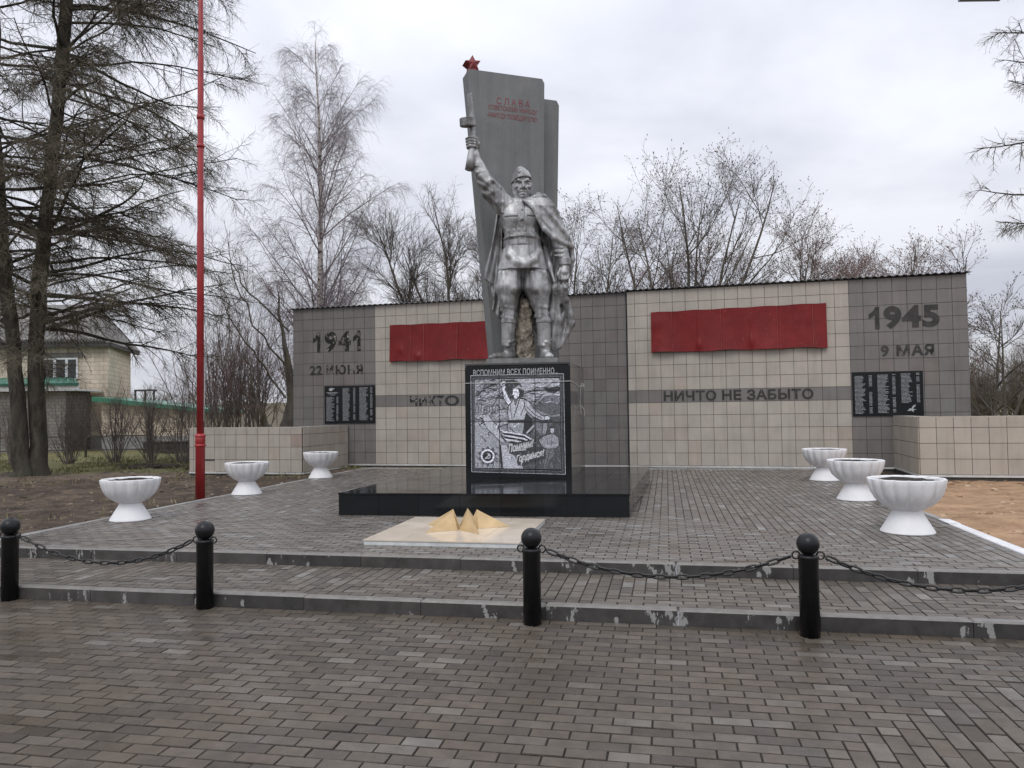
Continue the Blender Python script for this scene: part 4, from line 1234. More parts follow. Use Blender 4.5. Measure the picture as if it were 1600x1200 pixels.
def fast_mesh(name, V, F, mat, parent, smooth=False):
    me = bpy.data.meshes.new(name)
    off = np.array(WLOC[parent]) if parent is not None else np.zeros(3)
    k = F.shape[1]
    me.vertices.add(len(V)); me.vertices.foreach_set('co', (V - off).astype(np.float32).ravel())
    me.loops.add(F.size); me.loops.foreach_set('vertex_index', F.astype(np.int32).ravel())
    me.polygons.add(len(F)); me.polygons.foreach_set('loop_start', np.arange(0, F.size, k, dtype=np.int32))
    me.polygons.foreach_set('loop_total', np.full(len(F), k, dtype=np.int32))
    me.polygons.foreach_set('use_smooth', np.full(len(F), smooth, dtype=bool))
    me.materials.append(mat); me.update(calc_edges=True); me.validate()
    return link_mesh(name, me, parent)

q = NM('weathered_silver_paint')
a1 = q.noise(1.3, 6, .66); a2 = q.noise(7, 6, .7); a3 = q.noise(4.5, 5, .65, stretch=(1.5, 1.5, .22))
col = q.ramp(a1, (0.30, (0.15, 0.148, 0.142)), (0.48, (0.36, 0.36, 0.36)), (0.68, (0.60, 0.605, 0.61)))
col = q.mix(1.0, col, q.ramp(a3, (0.32, 0.34), (0.56, 1.0)), 'MULTIPLY')
grime = q.ramp(q.math('MULTIPLY', a1, a2), (0.15, 1.0), (0.24, 0.0))
col = q.mix(q.math('MULTIPLY', grime, .7), col, (0.10, 0.088, 0.075))
M_silver = q.set(col, q.ramp(a2, (.3, .38), (.7, .60)), 0.5, .5, q.math('ADD', q.noise(26, 5, .65), q.math('MULTIPLY', a2, 1.2)), .22, .012)
q = NM('flaking_concrete_core')
c1 = q.noise(9, 6, .7)
M_core2 = q.set(q.ramp(c1, (.3, (.06, .052, .045)), (.48, (.17, .145, .115)), (.6, (.33, .29, .23)), (.75, (.48, .44, .37))), .85, 0, .3, q.noise(14, 6, .7), .9, .04)

statue = thing('soldier_statue', 'silver painted soldier statue raising a drum magazine gun, standing on the black pedestal', 'statue', tuple(SORG))
H_ = 0.72
B_ = Field((-97, -30, -3), (78, 40, 362), H_)
# --- legs and boots
def leg(hip, thigh, knee, rk, boot0, boot1, ank, heel, toe):
    mid = tuple((thigh[i] * .45 + knee[i] * .55) for i in range(3))
    B_.path([S3(*hip), S3(*thigh), S3(*mid), S3(*knee)], [18.2, 19.6, 14.2, rk - .8], 6, .95)
    B_.path([S3(*knee), S3(*boot0)], [rk - .8, 9.4], 3)
    B_.path([S3(*boot0), S3(*boot1)], [11.0, 10.0], 1.2)
    B_.path([S3(*boot1), S3(*ank)], [9.7, 7.9], 2)
    B_.path([S3(*ank), S3(*heel)], [8.0, 7.0], 3)
    B_.path([S3(*heel), S3(*toe)], [7.2, 5.8], 4)
leg((801, 418, 0), (796, 450, 2), (796, 487, 5), 10, (795.5, 502, 3), (795, 537, 1), (797, 546, 1), (798, 556, 0), (776, 557.5, 15))
leg((836, 418, 0), (840, 450, 2), (847, 487, 5), 10.3, (850, 502, 4), (852, 538, 2), (852.5, 547, 2), (852, 556, 0), (857, 557, 18))
B_.ell(S3(770, 559, 18), (5.5, 5, 4), 3); B_.ell(S3(858, 558.5, 22), (7, 5, 4.2), 3)
# breeches folds above the boots, boot rims, ankle creases
for cx_, y0 in ((796, 0), (848, 0)):
    for k, (vv, rr) in enumerate(((481, 11.2), (487, 10.4), (492, 10.2), (497, 10.0))):
        B_.path([S3(cx_ - rr, vv + 3 * (-1) ** k, 3), S3(cx_ - 3, vv, 3 + rr - .5), S3(cx_ + 5, vv + 2, 3 + rr - 1.5), S3(cx_ + rr - 1, vv - 2 * (-1) ** k, 3)], [1.6, 2.2, 2.0, 1.0], 4)
B_.band(S3(796, 500)[0], 3, 563 - 505, 563 - 500, 11.9, 12.1, 11.7, 11.9, .6)
B_.band(S3(850, 500)[0], 4, 563 - 505, 563 - 500, 11.9, 12.1, 11.7, 11.9, .6)
for cx_ in (796, 852):
    B_.path([S3(cx_ - 10, 539, 2), S3(cx_ - 2, 541, 11.5), S3(cx_ + 9.5, 538, 3)], [1.8, 2.4, 1.6], 2)
    B_.path([S3(cx_ - 10, 533, 2), S3(cx_ + 2, 536, 11.5), S3(cx_ + 10, 531, 3)], [1.4, 1.9, 1.2], 2)
# long folds down the breeches
B_.path([S3(782, 428, 14), S3(783, 452, 14), S3(789, 478, 11)], [3, 3.4, 1.6], 7)
B_.path([S3(806, 426, 18), S3(805, 455, 19), S3(800, 480, 13)], [2.2, 2.8, 1.4], 7)
B_.path([S3(832, 428, 19), S3(838, 455, 20), S3(846, 480, 14)], [2.2, 2.8, 1.4], 7)
B_.path([S3(853, 428, 13), S3(857, 455, 12), S3(853, 480, 11)], [2.6, 3, 1.6], 7)
B_.path([S3(817, 424, 20), S3(817.5, 450, 16)], 1.6, 2, cut=True)
# --- tunic skirt, belt, torso
B_.band(S3(818, 421)[0], 1, 563 - 422, 563 - 380, 39, 28.5, 25, 20, 1.5, .045, 9, .6)
B_.path([S3(796, 386, 12), S3(797, 400, 18.5), S3(808, 413, 22), S3(822, 416, 22.5), S3(836, 408, 20.5), S3(843, 392, 12)], [.2, 1.7, 2.6, 2.5, 2.0, .2], 8)
B_.path([S3(788, 392, 10), S3(783, 420, 12)], [1, 2.4], 6); B_.path([S3(847, 392, 10), S3(852, 420, 11)], [1, 2.4], 6)
B_.ell(S3(817, 372, 1), (28.5, 20, 22), 4)
B_.ell(S3(815, 345, 1), (32, 20.5, 32), 5)
B_.band(S3(817, 379)[0], 1, 563 - 384.5, 563 - 374.5, 29.8, 29.4, 21.2, 20.8, .4)
B_.path([S3(789, 373, 8), S3(800, 371.5, 18), S3(817, 371, 22), S3(834, 371.5, 18), S3(845, 373, 8)], [1.6, 2.6, 2.8, 2.6, 1.6], 2)
for a_ in (-24, -14, -5, 6, 15, 23):        # blouse gathered over the belt
    B_.path([S3(817 + a_, 372, 20 - abs(a_) * .35), S3(816 + a_ * .85, 362, 21 - abs(a_) * .33), S3(815 + a_ * .7, 353, 20.5 - abs(a_) * .3)], [1.4, 1.0, .4], 3)
B_.ell(S3(803, 336, 11), (15, 8.5, 15), 8); B_.ell(S3(830, 336, 11), (15, 8.5, 15), 8)
B_.path([S3(789, 322, 0), S3(816, 318, 0), S3(846, 322, 0)], [15, 11, 15], 6)
B_.path([S3(817, 322, 0), S3(817, 304, 3)], [12, 10.5], 4)
# collar, shoulder board, placket, pockets
B_.path([S3(806, 316, 3), S3(811, 319.5, 12), S3(817, 321, 14.5), S3(823, 319.5, 12.5), S3(828, 316, 3)], [4.2, 3.6, 3.2, 3.6, 4.2], 1.5)
B_.path([S3(795.5, 308, 6), S3(800.5, 318, 13)], [3.4, 3.6], .8, .7)
def em(x, y, z):
    u = x + 820 - z * 0.013; v = 563 - z
    f = (y > 6).astype(np.float32)
    r = lambda u0, u1, v0, v1: ((u > u0) & (u < u1) & (v > v0) & (v < v1)) * f
    o = 0.7 * r(812.5, 820.5, 322, 348) + 0.8 * r(789, 810, 335, 340.5) + 0.8 * r(825, 846, 335, 340.5)
    o = o - 0.9 * r(789, 810, 340.5, 341.6) - 0.9 * r(825, 846, 340.5, 341.6) - .6 * r(790, 790.9, 341, 356) - .6 * r(808.5, 809.4, 341, 356) + 1.2 * r(811, 823, 375, 384)
    o = o + 1.3 * ((u - 816.5) ** 2 + (v - 345) ** 2 < 3.2) * f + 1.2 * ((u - 816.5) ** 2 + (v - 330) ** 2 < 2.4) * f
    o = o - 0.7 * r(815.8, 817.0, 348, 370)
    return o
B_.emboss((-35, 5, 170), (32, 40, 245), em)
# --- raised arm
sh, el_, wr = S3(789, 318, 1), S3(756, 274, 7), S3(744, 240, 7)
B_.path([sh, S3(775, 300, 4), el_], [15.5, 14.2, 10.8], 4)
B_.path([S3(781, 322, -1), S3(762, 297, 0), S3(750, 276, 3)], [7.5, 9, 7.5], 5)
B_.path([el_, S3(748.5, 255, 8)], [10.6, 8.6], 3); B_.path([S3(749, 256, 8), wr], [6.9, 5.6], 2)
B_.band(S3(749, 255)[0], 8, 563 - 260, 563 - 253, 9.2, 8.8, 9, 8.6, 1)
for pts_, r0 in ((((745, 268, 12), (752, 276, 16.5), (763, 287, 18), (776, 300, 17)), 1.7), (((748, 284, 10), (759, 291, 15), (771, 302, 16.5), (783, 318, 15)), 2.0), (((756, 300, 8), (766, 305, 14), (778, 318, 14.5), (785, 330, 12)), 1.8), (((741, 266, 13), (748, 270, 17), (757, 268, 15)), 1.6), (((760, 274, 14), (771, 283, 17), (783, 294, 16)), 1.5)):
    B_.path([S3(*p_) for p_ in pts_], [r0 * .4] + [r0] * (len(pts_) - 2) + [r0 * .3], 5.5)
B_.path([S3(786, 303, 14), S3(787, 318, 17), S3(786, 333, 16)], [1, 2.2, 1.6], 2.5)      # armhole seam
# hand round the gun: palm, four fingers, thumb
B_.ell(S3(741.5, 226, 3), (6.8, 5, 9.5), 3, rot=.2)
B_.path([wr, S3(742, 230, 4)], [5.8, 6.2], 3)
for k in range(4):
    vv = 214.5 + k * 4.4; r0 = 2.45 - .12 * abs(k - 1)
    B_.path([S3(745.5 + k * .2, vv + 1.5, 6), S3(742.5, vv, 13), S3(735.5, vv - .4, 15.2), S3(729.8 + .5 * k, vv + .8, 11.5), S3(730.3 + .5 * k, vv + 1.8, 7)], [r0, r0 + .1, r0, r0 * .9, r0 * .75], .7)
B_.path([S3(747, 231, 5), S3(748.5, 222, 8), S3(746, 213.5, 9.5)], [3, 2.7, 2.2], 1)
# --- lowered arm
B_.path([S3(848, 324, 0), S3(868, 352, 2), S3(876, 382, 3)], [14, 12.5, 11], 4)
B_.path([S3(877, 384, 4), S3(884, 410, 9)], [10.5, 8.2], 3)
for vv, rr in ((386, 10.9), (393, 10.5), (400, 10)): B_.path([S3(868, vv, 9), S3(878, vv + 3, 15), S3(888, vv - 1, 10)], [1.4, 2.2, 1.3], 2)
B_.band(S3(884, 410)[0], 9, 563 - 416, 563 - 405, 9.2, 9.6, 9, 9.4, .8)
B_.path([S3(884.5, 416, 9), S3(883, 428, 11)], [6.4, 7.6], 2)
B_.ell(S3(882, 428, 11), (7, 5.5, 9.5), 3)
for k in range(4):
    uu = 875.5 + k * 4.0
    B_.path([S3(uu + .8, 432, 14.5), S3(uu - .2, 439.5 - .6 * abs(k - 1), 16), S3(uu - .4, 443 - .6 * abs(k - 1), 11.5), S3(uu + .2, 438, 7.5)], [2.7, 2.45, 2.2, 1.9], .6)
B_.path([S3(876.5, 423, 14), S3(872.5, 432, 16.5), S3(875.5, 439, 17)], [3, 2.6, 2.1], .9)
# --- head
B_.ell(S3(816, 284, 0), (13.7, 16.5, 18), 3)
B_.ell(S3(816.8, 297, 4), (11.6, 12, 12), 4)
B_.ell(S3(817.8, 306.3, 11), (5.6, 4.2, 3.8), 3)
B_.cone(S3(807, 300, 2), S3(806, 288, 2), 5, 5, 3); B_.cone(S3(827, 300, 2), S3(829, 288, 2), 5, 5, 3)
B_.ell(S3(808.5, 292.5, 10.5), (4.6, 4.2, 3.4), 2.5); B_.ell(S3(827, 292.2, 10.5), (4.6, 4.2, 3.4), 2.5)
B_.ell(S3(811, 286.8, 16.6), (4.6, 4.2, 2.9), 1.2, cut=True); B_.ell(S3(825.2, 286.4, 16.6), (4.6, 4.2, 2.9), 1.2, cut=True)
B_.path([S3(805.5, 283.4, 11.5), S3(811, 282.6, 16.0), S3(816.5, 284.6, 16.6)], [1.6, 2.4, 2.0], 1.2)
B_.path([S3(829, 283.2, 10.5), S3(825, 282.2, 15.6), S3(820, 284.4, 16.6)], [1.6, 2.4, 2.0], 1.2)
B_.ell(S3(811, 287.2, 11.6), (2.9, 2.4, 1.9), .8); B_.ell(S3(825.2, 286.8, 11.6), (2.9, 2.4, 1.9), .8)
B_.path([S3(818, 284, 16), S3(818.6, 290, 18.4), S3(819, 294.3, 20.2)], [1.7, 2.0, 2.7], 1.2)
B_.ell(S3(815.9, 295.2, 17), (1.9, 2.2, 1.6), .9); B_.ell(S3(822, 295.1, 17), (1.9, 2.2, 1.6), .9)
B_.path([S3(814, 296, 15.6), S3(811, 299, 13.4), S3(809.8, 303, 11.4)], [.9, 1.1, .7], 2.2); B_.path([S3(823.4, 296, 15), S3(826, 299, 12.6), S3(826.6, 303, 10.6)], [.9, 1.1, .7], 2.2)
B_.path([S3(812.6, 301.2, 13.6), S3(815.5, 299.9, 15.0), S3(818.4, 300.1, 15.6), S3(821, 299.8, 14.9), S3(823.8, 300.9, 13.0)], [.6, 1.2, 1.2, 1.2, .6], 1.2)
B_.path([S3(812.2, 302.9, 15.0), S3(818.4, 301.5, 16.9), S3(824.4, 302.5, 14.4)], .75, .6, cut=True)
B_.path([S3(814.2, 303.9, 13.6), S3(818.4, 303.7, 15.0), S3(822.6, 303.7, 13.2)], [.8, 1.5, .8], 1.4)
B_.path([S3(815, 306.3, 15.0), S3(822, 306.2, 15.0)], .6, 1.2, cut=True)
for uu, sg in ((802.2, -1), (831.6, 1)):
    B_.ell(S3(uu, 290, -1), (2.6, 4.2, 6), 1.2); B_.ell(S3(uu + sg * 2.2, 289.5, 1), (1.4, 2, 3.6), .7, cut=True)
B_.mesh('body', M_silver, statue)
del B_
# --- side cap, worn tilted
C_ = Field((-26, -26, 268), (22, 26, 308), .7)
sl, x, y, z = C_.box((-26, -26, 268), (22, 26, 308))
uu = x + 820 - z * .013; vv = 563 - z
low = 283.2 - (uu - 800) * 0.30 + .0055 * np.maximum(uu - 820, 0) ** 2 * 2.2 - 1.5 * np.exp(-((uu - 812) / 9) ** 2) * (y > 0)             # lower rim, tilted
t = np.clip((low - vv) / 21.0, -0.2, 1.0)
cxu = 815.8 - 4.6 * np.clip(t, 0, 1) ** 1.3
wid = 15.2 * (1 - .66 * np.clip(t, 0, 1) ** 1.7) + 0 * t
dep = 19.0 - 2.5 * t
f = (np.sqrt(((uu - cxu) / wid) ** 2 + ((y + .5) / dep) ** 2) - 1) * np.minimum(wid, dep) * .8
f = np.maximum(f, vv - low)
ft = (low - vv) - 18.6 + .022 * (uu - 812) ** 2
hh = np.clip(.5 - .5 * (f - ft) / 4.0, 0, 1); f = f * (1 - hh) + ft * hh + 4.0 * hh * (1 - hh)
C_.union(sl, f.astype(np.float32), 0)
sl, x, y, z = C_.box((-26, -26, 268), (22, 26, 308))
uu = x + 820 - z * .013; vv = 563 - z
flapt = 10.5 - 3.0 * np.exp(-((uu - 810) / 4) ** 2)
C_.g -= (0.8 * ((low - vv) < flapt)).astype(np.float32)
C_.g -= (0.8 * (((uu - 812) ** 2 + (vv - 270.0) ** 2) < 4.0) * (y > 5)).astype(np.float32)
C_.mesh('side_cap', M_silver, statue); del C_
# --- cape
K_ = Field((-70, -42, 0), (86, 40, 266), .9)
S2 = lambda pts: [(u - 820 + (563 - v) * .013, 563 - v) for u, v in pts]
def UV(x, z): return x + 820 - z * .013, 563 - z
def D_back(x, z):
    u, v = UV(x, z)
    right = np.clip((u - 838) / 30, 0, 1); lowr = np.clip((v - 430) / 60, 0, 1)
    a = np.arctan2(u - 845, v - 300)
    return -21 + 13 * right * (.4 + .6 * lowr) + 3.6 * np.sin(a * 26 + .6 * np.sin(v * .06)) + 1.6 * np.sin(u * .55 + v * .09)
K_.sheet(S2([(779, 325), (771, 360), (768, 400), (764, 441), (772, 466), (769, 481), (777, 491), (785, 498), (800, 503), (832, 506), (846, 530), (866, 549.5), (876, 545), (884, 532), (890, 520), (895, 511), (899, 504), (894, 488), (888, 465), (882, 448), (886, 436), (891, 430), (897, 408), (897, 384), (884, 359), (874, 339), (858, 317), (800, 315)]), D_back, 4.0)
def D_left(x, z):
    u, v = UV(x, z)
    a = np.arctan2(u - 783, v - 300)
    return -5 - 9 * np.clip((v - 340) / 140, 0, 1) + 3.4 * np.sin(a * 34 + 1.0) + 1.3 * np.sin(a * 71 + v * .05)
K_.sheet(S2([(777, 328), (772, 360), (768, 384), (762, 405), (757.5, 416), (758, 434), (763, 437), (770, 442), (776, 452), (784, 470), (786, 440), (784, 415), (787, 380), (789, 350), (787, 328)]), D_left, 3.6)
def D_front(x, z):
    u, v = UV(x, z)
    e = np.clip((u - 850) / 40, -1, 1.2)
    s_ = (u - 820) * .75 - (v - 316) * .62          # across the folds
    return 21 - 15 * np.clip(e, 0, 1.2) ** 1.6 - 4.0 * np.clip((325 - v) / 12, 0, 1) + 2.2 * np.sin(s_ * .42 + .5) * np.clip((v - 322) / 25, 0, 1)
K_.sheet(S2([(820, 316), (829, 322), (835, 329), (841, 343), (846, 352), (851, 361), (859, 369), (867, 374), (877, 379), (884, 382), (897, 384), (893, 373), (884, 359), (880, 350), (874, 339), (872, 330), (866, 320), (858, 313), (846, 311), (832, 314)]), D_front, 3.2)
K_.path([S3(820, 317, 20), S3(834, 329, 22), S3(841, 344, 23), S3(851, 362, 23.5), S3(866, 375, 21), S3(883, 383, 13), S3(896, 385, 2)], [1.8, 2.6, 3, 3.6, 4, 4, 3.4], 2.5)
K_.path([S3(846, 318, 17), S3(860, 340, 18), S3(876, 360, 12), S3(893, 375, 3)], [2.2, 3.4, 4.2, 3.2], 4)
K_.path([S3(832, 318, 20), S3(848, 340, 22), S3(863, 360, 19), S3(882, 374, 10)], [1.6, 2.8, 3.6, 2.4], 4)
K_.path([S3(858, 316, 9), S3(870, 333, 9), S3(880, 352, 4)], [3, 4.2, 3.2], 4)
K_.path([S3(866, 333, 14), S3(876, 341, 9), S3(881, 341, 2)], [1.2, 2.4, 1.6], 1.5)
# hood rolled at the shoulder
K_.path([S3(821, 317, 17), S3(836, 310.5, 16), S3(850, 309, 10), S3(860, 314, 1)], [2, 4.4, 5.6, 4], 2)
K_.path([S3(830, 311, 11), S3(842, 305.5, 6), S3(852, 308, 0)], [2.8, 5.4, 5], 3)
K_.ell(S3(819, 316, 17.5), (3, 2, 3), 1)
# strip hanging outside the lowered arm and the bunch held in the fist
K_.path([S3(895, 384, -2), S3(896.5, 404, -6), S3(892, 428, -8)], [3.4, 4.2, 3], 4)
K_.ell(S3(880.5, 452, 7), (8.5, 7, 10.5), 2.5)
K_.path([S3(880, 443, 12), S3(884, 452, 13.5), S3(882, 460, 9)], [2.2, 2.6, 1.2], 1.4)
K_.path([S3(875, 444, 12), S3(873, 455, 10)], [2, 2], 1.4)
K_.path([S3(872, 460, 10), S3(888, 459, 9)], [1.5, 1.5], 1, cut=True)
K_.path([S3(880, 462, 4), S3(884, 470, 0), S3(889, 480, -6)], [6, 5, 2.6], 7)
K_.path([S3(872, 432, 8), S3(866, 452, 4), S3(866, 490, -3), S3(868, 540, -6)], [1.6, 2.8, 3.2, 1.6], 8)
K_.path([S3(872, 462, 5), S3(874, 500, -1), S3(872, 542, -5)], [2, 3.4, 1.6], 8)
K_.path([S3(886, 470, -3), S3(894, 492, -6), S3(896, 507, -8), S3(888, 522, -8), S3(878, 541, -8)], [2, 2.8, 2.6, 2.4, 1.6], 7)
K_.path([S3(856, 386, -8), S3(861, 415, -5), S3(868, 440, -1)], [2.2, 3.0, 2.2], 8, .6); K_.path([S3(850, 384, -10), S3(855, 415, -9), S3(860, 455, -6)], [2, 2.6, 2.2], 8, .6)
K_.mesh('cape', M_silver, statue); del K_
# --- rough prop between the boots and thin base
R_ = Field((-24, -26, -3), (30, 10, 100), 1.0)
R_.path([S3(822, 560, -8), S3(821, 520, -9), S3(822, 470, -14)], [15.5, 14, 10], 3)
sl, x, y, z = R_.box((-24, -26, -3), (30, 10, 100))
R_.g += (1.6 * np.sin(x * .23 + 1.7 * np.sin(z * .11)) * np.sin(z * .19 + y * .3 + 1.3 * np.sin(x * .17)) + .8 * np.sin(x * .61 + 2 * np.sin(z * .23 + y * .2)) * np.sin(z * .47 + x * .13)).astype(np.float32)
R_.mesh('rough_prop', M_core2, statue); del R_
b = MB()
SF = lambda u, v, d: tuple(SORG + Vector((S3(u, v, d)[0] * SS, -d * SS, (563 - v) * SS)))
b.prism([(762, 22), (770, 30), (870, 32), (874, 20), (872, -38), (768, -38)], 561.5, 571.5, lambda u, d, v: SF(u, v, d))
b.build('base_plate', mat_noisy('damp_grey_concrete', (.12, .12, .115), (.27, .27, .26), 5, .7, .5), statue)
# --- drum magazine gun held upright
gun = thing('submachine_gun', 'silver submachine gun with a round drum, raised muzzle up in the soldier\'s hand', 'gun', SF(737, 220, 8))
def cyl(pa, pb, ra, rb, name, n=20, extra=None):
    b = MB(); b.bar(SF(*pa), SF(*pb), ra * SS, rb * SS, n)
    if extra: extra(b)
    return b.build(name, M_silver, gun, True)
GD = 9
b = MB(); b.bar(SF(734.2, 143, GD), SF(738.3, 184, GD), 3.6 * SS, 3.9 * SS, 8)
for k in range(5):      # slots of the barrel jacket stand as shallow ribs
    v0 = 148 + k * 7.2; u0 = 734.2 + (v0 - 143) * .1
    b.bar(SF(u0 - 1.5, v0, GD + 3.0), SF(u0 - 1.1, v0 + 4.6, GD + 3.0), 1.0 * SS, 1.0 * SS, 6)
    b.bar(SF(u0 + 3.0, v0, GD + 1.4), SF(u0 + 3.4, v0 + 4.6, GD + 1.4), 1.0 * SS, 1.0 * SS, 6)
b.build('barrel_jacket', M_silver, gun)
cyl((736.4, 141.5, GD), (736.8, 146, GD), 1.6, 1.6, 'muzzle')
b = MB()
b.bar(SF(738.2, 183, GD), SF(739.8, 214, GD), 4.2 * SS, 4.4 * SS, 8); b.bar(SF(741, 193, GD + 1), SF(742.3, 213, GD + 1), 2.2 * SS, 2.2 * SS, 8)
b.build('receiver', M_silver, gun)
dc = Vector(SF(731.5, 189, GD + 2)); ax = (Vector(SF(739.8, 214, GD)) - Vector(SF(738.2, 183, GD))).normalized()
ax = (ax + Vector((0, .18, 0))).normalized()
b = MB(); a_ = dc - ax * 5.5 * SS; e_ = dc + ax * 5.5 * SS
b.bar(tuple(a_), tuple(e_), 12.6 * SS, 12.6 * SS, 36); b.bar(tuple(a_ - ax * .9 * SS), tuple(e_ + ax * .9 * SS), 11.4 * SS, 11.4 * SS, 36); b.bar(tuple(a_ - ax * 2 * SS), tuple(e_ + ax * 2.2 * SS), 3 * SS, 3 * SS, 16)
b.build('drum_magazine', M_silver, gun)
b = MB()
pts = [SF(739.5, 212, GD), SF(738.2, 230, GD), SF(736.6, 246, GD + 1), SF(735.2, 264, GD + 2)]
b.tube(pts, [4.3 * SS, 5.0 * SS, 6.4 * SS, 7.9 * SS], 18)
b.build('stock', M_silver, gun, True)
# ------------------------------------------------------------------ flower bowls
q = NM('white_painted_concrete_bowl')
f = q.noise(4, 5, .65); st = q.noise(9, 4, .6, stretch=(1.2, 1.2, .25))
col = q.mix(1.0, q.ramp(f, (0.3, (0.72, 0.72, 0.73)), (0.7, (0.82, 0.82, 0.83))), q.ramp(st, (0.3, 0.86), (0.6, 1.02)), 'MULTIPLY')
M_bowl = q.set(col, 0.6, 0, .4, q.noise(40, 4, .65), .35, .006)
M_foot = mat_noisy('clean_white_paint', (0.77, 0.77, 0.78), (0.84, 0.84, 0.85), 4, 0.55, 0.15)
M_soil = mat_noisy('dark_wet_potting_soil', (0.016, 0.013, 0.011), (0.07, 0.058, 0.045), 22, 0.9, 1.0, bdist=.03)
def flute(a, z): return .95 + .085 * abs(math.sin(8 * a)) ** 0.6 * min(1, max(0, (z - .237) / .10))
proto = None
bowls = [((-5.133, 10.24), 'white fluted flower bowl at the front of the left row, nearest the first bollard', 0.3),
         ((-4.655, 13.372), 'white fluted flower bowl in the middle of the left row, beside the flagpole', 1.0),
         ((-4.168, 16.599), 'white fluted flower bowl at the back of the left row', 1.9),
         ((4.336, 8.407), 'white fluted flower bowl at the front of the right row, the largest in the picture', 0.0),
         ((5.122, 11.424), 'white fluted flower bowl in the middle of the right row', 0.6),
         ((5.918, 14.545), 'white fluted flower bowl at the back of the right row', 1.4)]
for i, ((x, y), lab, rot) in enumerate(bowls):
    loc = (x, y + .12, Z2 + .003)
    if proto is None:
        proto = thing('flower_bowl', lab, 'planter', loc, 'white flower bowls along both sides of the platform')
        b = MB(); b.lathe([(.266, 0), (.263, .012), (.140, .222), (.136, .237)], loc, 48); b.build('foot', M_foot, proto, True)
        b = MB()
        b.lathe([(.133, .230), (.178, .243), (.248, .287), (.303, .350), (.342, .425), (.364, .505), (.371, .552), (.368, .560), (.357, .563), (.346, .551), (.33, .505)], loc, 96, None, flute, caps=False)
        b.build('bowl', M_bowl, proto, True)
        b = MB(); vs = [(loc[0], loc[1], loc[2] + .552)]; rr = random.Random(4)
        for k in range(1, 7):
            for j in range(24):
                a = 2 * math.pi * j / 24
                vs.append((loc[0] + .338 * k / 6 * math.cos(a), loc[1] + .338 * k / 6 * math.sin(a), loc[2] + .551 - .012 * (k / 6) ** 2 + rr.uniform(-.010, .010)))
        fs = [(0, 1 + j, 1 + (j + 1) % 24) for j in range(24)]
        for k in range(5):
            for j in range(24): fs.append((1 + k * 24 + j, 1 + (k + 1) * 24 + j, 1 + (k + 1) * 24 + (j + 1) % 24, 1 + k * 24 + (j + 1) % 24))
        b.add(vs, fs); b.build('soil', M_soil, proto, False)
        proto.rotation_euler.z = rot; proto.scale = (.975, .975, .975)
    else:
        c = copy_tree(proto); c.location = loc; c['label'] = lab; c.rotation_euler.z = rot
        if x > 0: c.scale = (1.05, 1.05, 1.05)
        else: c.scale = (.975, .975, .975)

# ------------------------------------------------------------------ bollards and chains
q = NM('glossy_black_enamel')
M_black = q.set(q.ramp(q.noise(12, 5, .6), (.3, (.006, .0065, .0075)), (.7, (.014, .0145, .016))), q.ramp(q.noise(9, 5, .65), (.3, .22), (.7, .45)), 0, .32, q.noise(70, 4, .6), .22, .004)
M_chain = mat_noisy('black_painted_chain', (.008, .008, .009), (.022, .022, .022), 30, .38, .3)
bol = [(-6.36, 7.25), (-4.465, 6.86), (-2.587, 6.478), (0.131, 5.868), (2.074, 5.468), (4.02, 5.06)]
blab = [None, 'black ball topped bollard at the left edge of the picture', 'black ball topped bollard at the left side of the opening, second from the left edge',
        'black ball topped bollard before the corner of the cream star plate', 'black ball topped bollard at the right, joined by chains on both sides', None]
pb = None
BH = .565
def eyelet(x, y, sgn, parent):
    d = Vector((PC * sgn, -PS * sgn, 0)); b = MB()
    c = Vector((x, y, BH)) + d * .082
    b.tube([tuple(c + d * .026 * math.cos(a) + Vector((0, 0, 1)) * .026 * math.sin(a)) for a in [2 * math.pi * k / 14 for k in range(14)]], .0065, 6, closed=True)
    return b.build('eyelet', M_chain, parent, True)
for i, (x, y) in enumerate(bol):
    lab = blab[i] or 'black ball topped bollard just outside the picture'
    if pb is None:
        pb = thing('bollard', lab, 'bollard', (x, y, 0), 'black bollards along the lower step')
        b = MB(); b.lathe([(.068, -.03), (.068, .545), (.072, .548), (.072, .562), (.058, .568), (.05, .572)], (x, y, 0), 32); post = b.build('post', M_black, pb, True)
        b = MB(); b.lathe([(.0, .566)] + [(.078 * math.sin(a), .645 - .078 * math.cos(a)) for a in [math.pi * k / 18 for k in range(3, 18)]] + [(.0, .723)], (x, y, 0), 32, caps=False); b.build('ball', M_black, pb, True)
        eyelet(x, y, 1, pb); eyelet(x, y, -1, pb)
    else:
        c = copy_tree(pb); c.location = (x, y, 0); c['label'] = lab
def link(b, c, d, side, L=.053, Wd=.0235, r=.0080):
    pts = []
    for k in range(16):
        a = 2 * math.pi * k / 16
        ex = math.copysign(min(1, abs(math.cos(a)) * 1.25), math.cos(a))
        pts.append(tuple(c + d * (L - r) * ex + side * (Wd - r) * math.sin(a)))
    b.tube(pts, r, 6, closed=True)
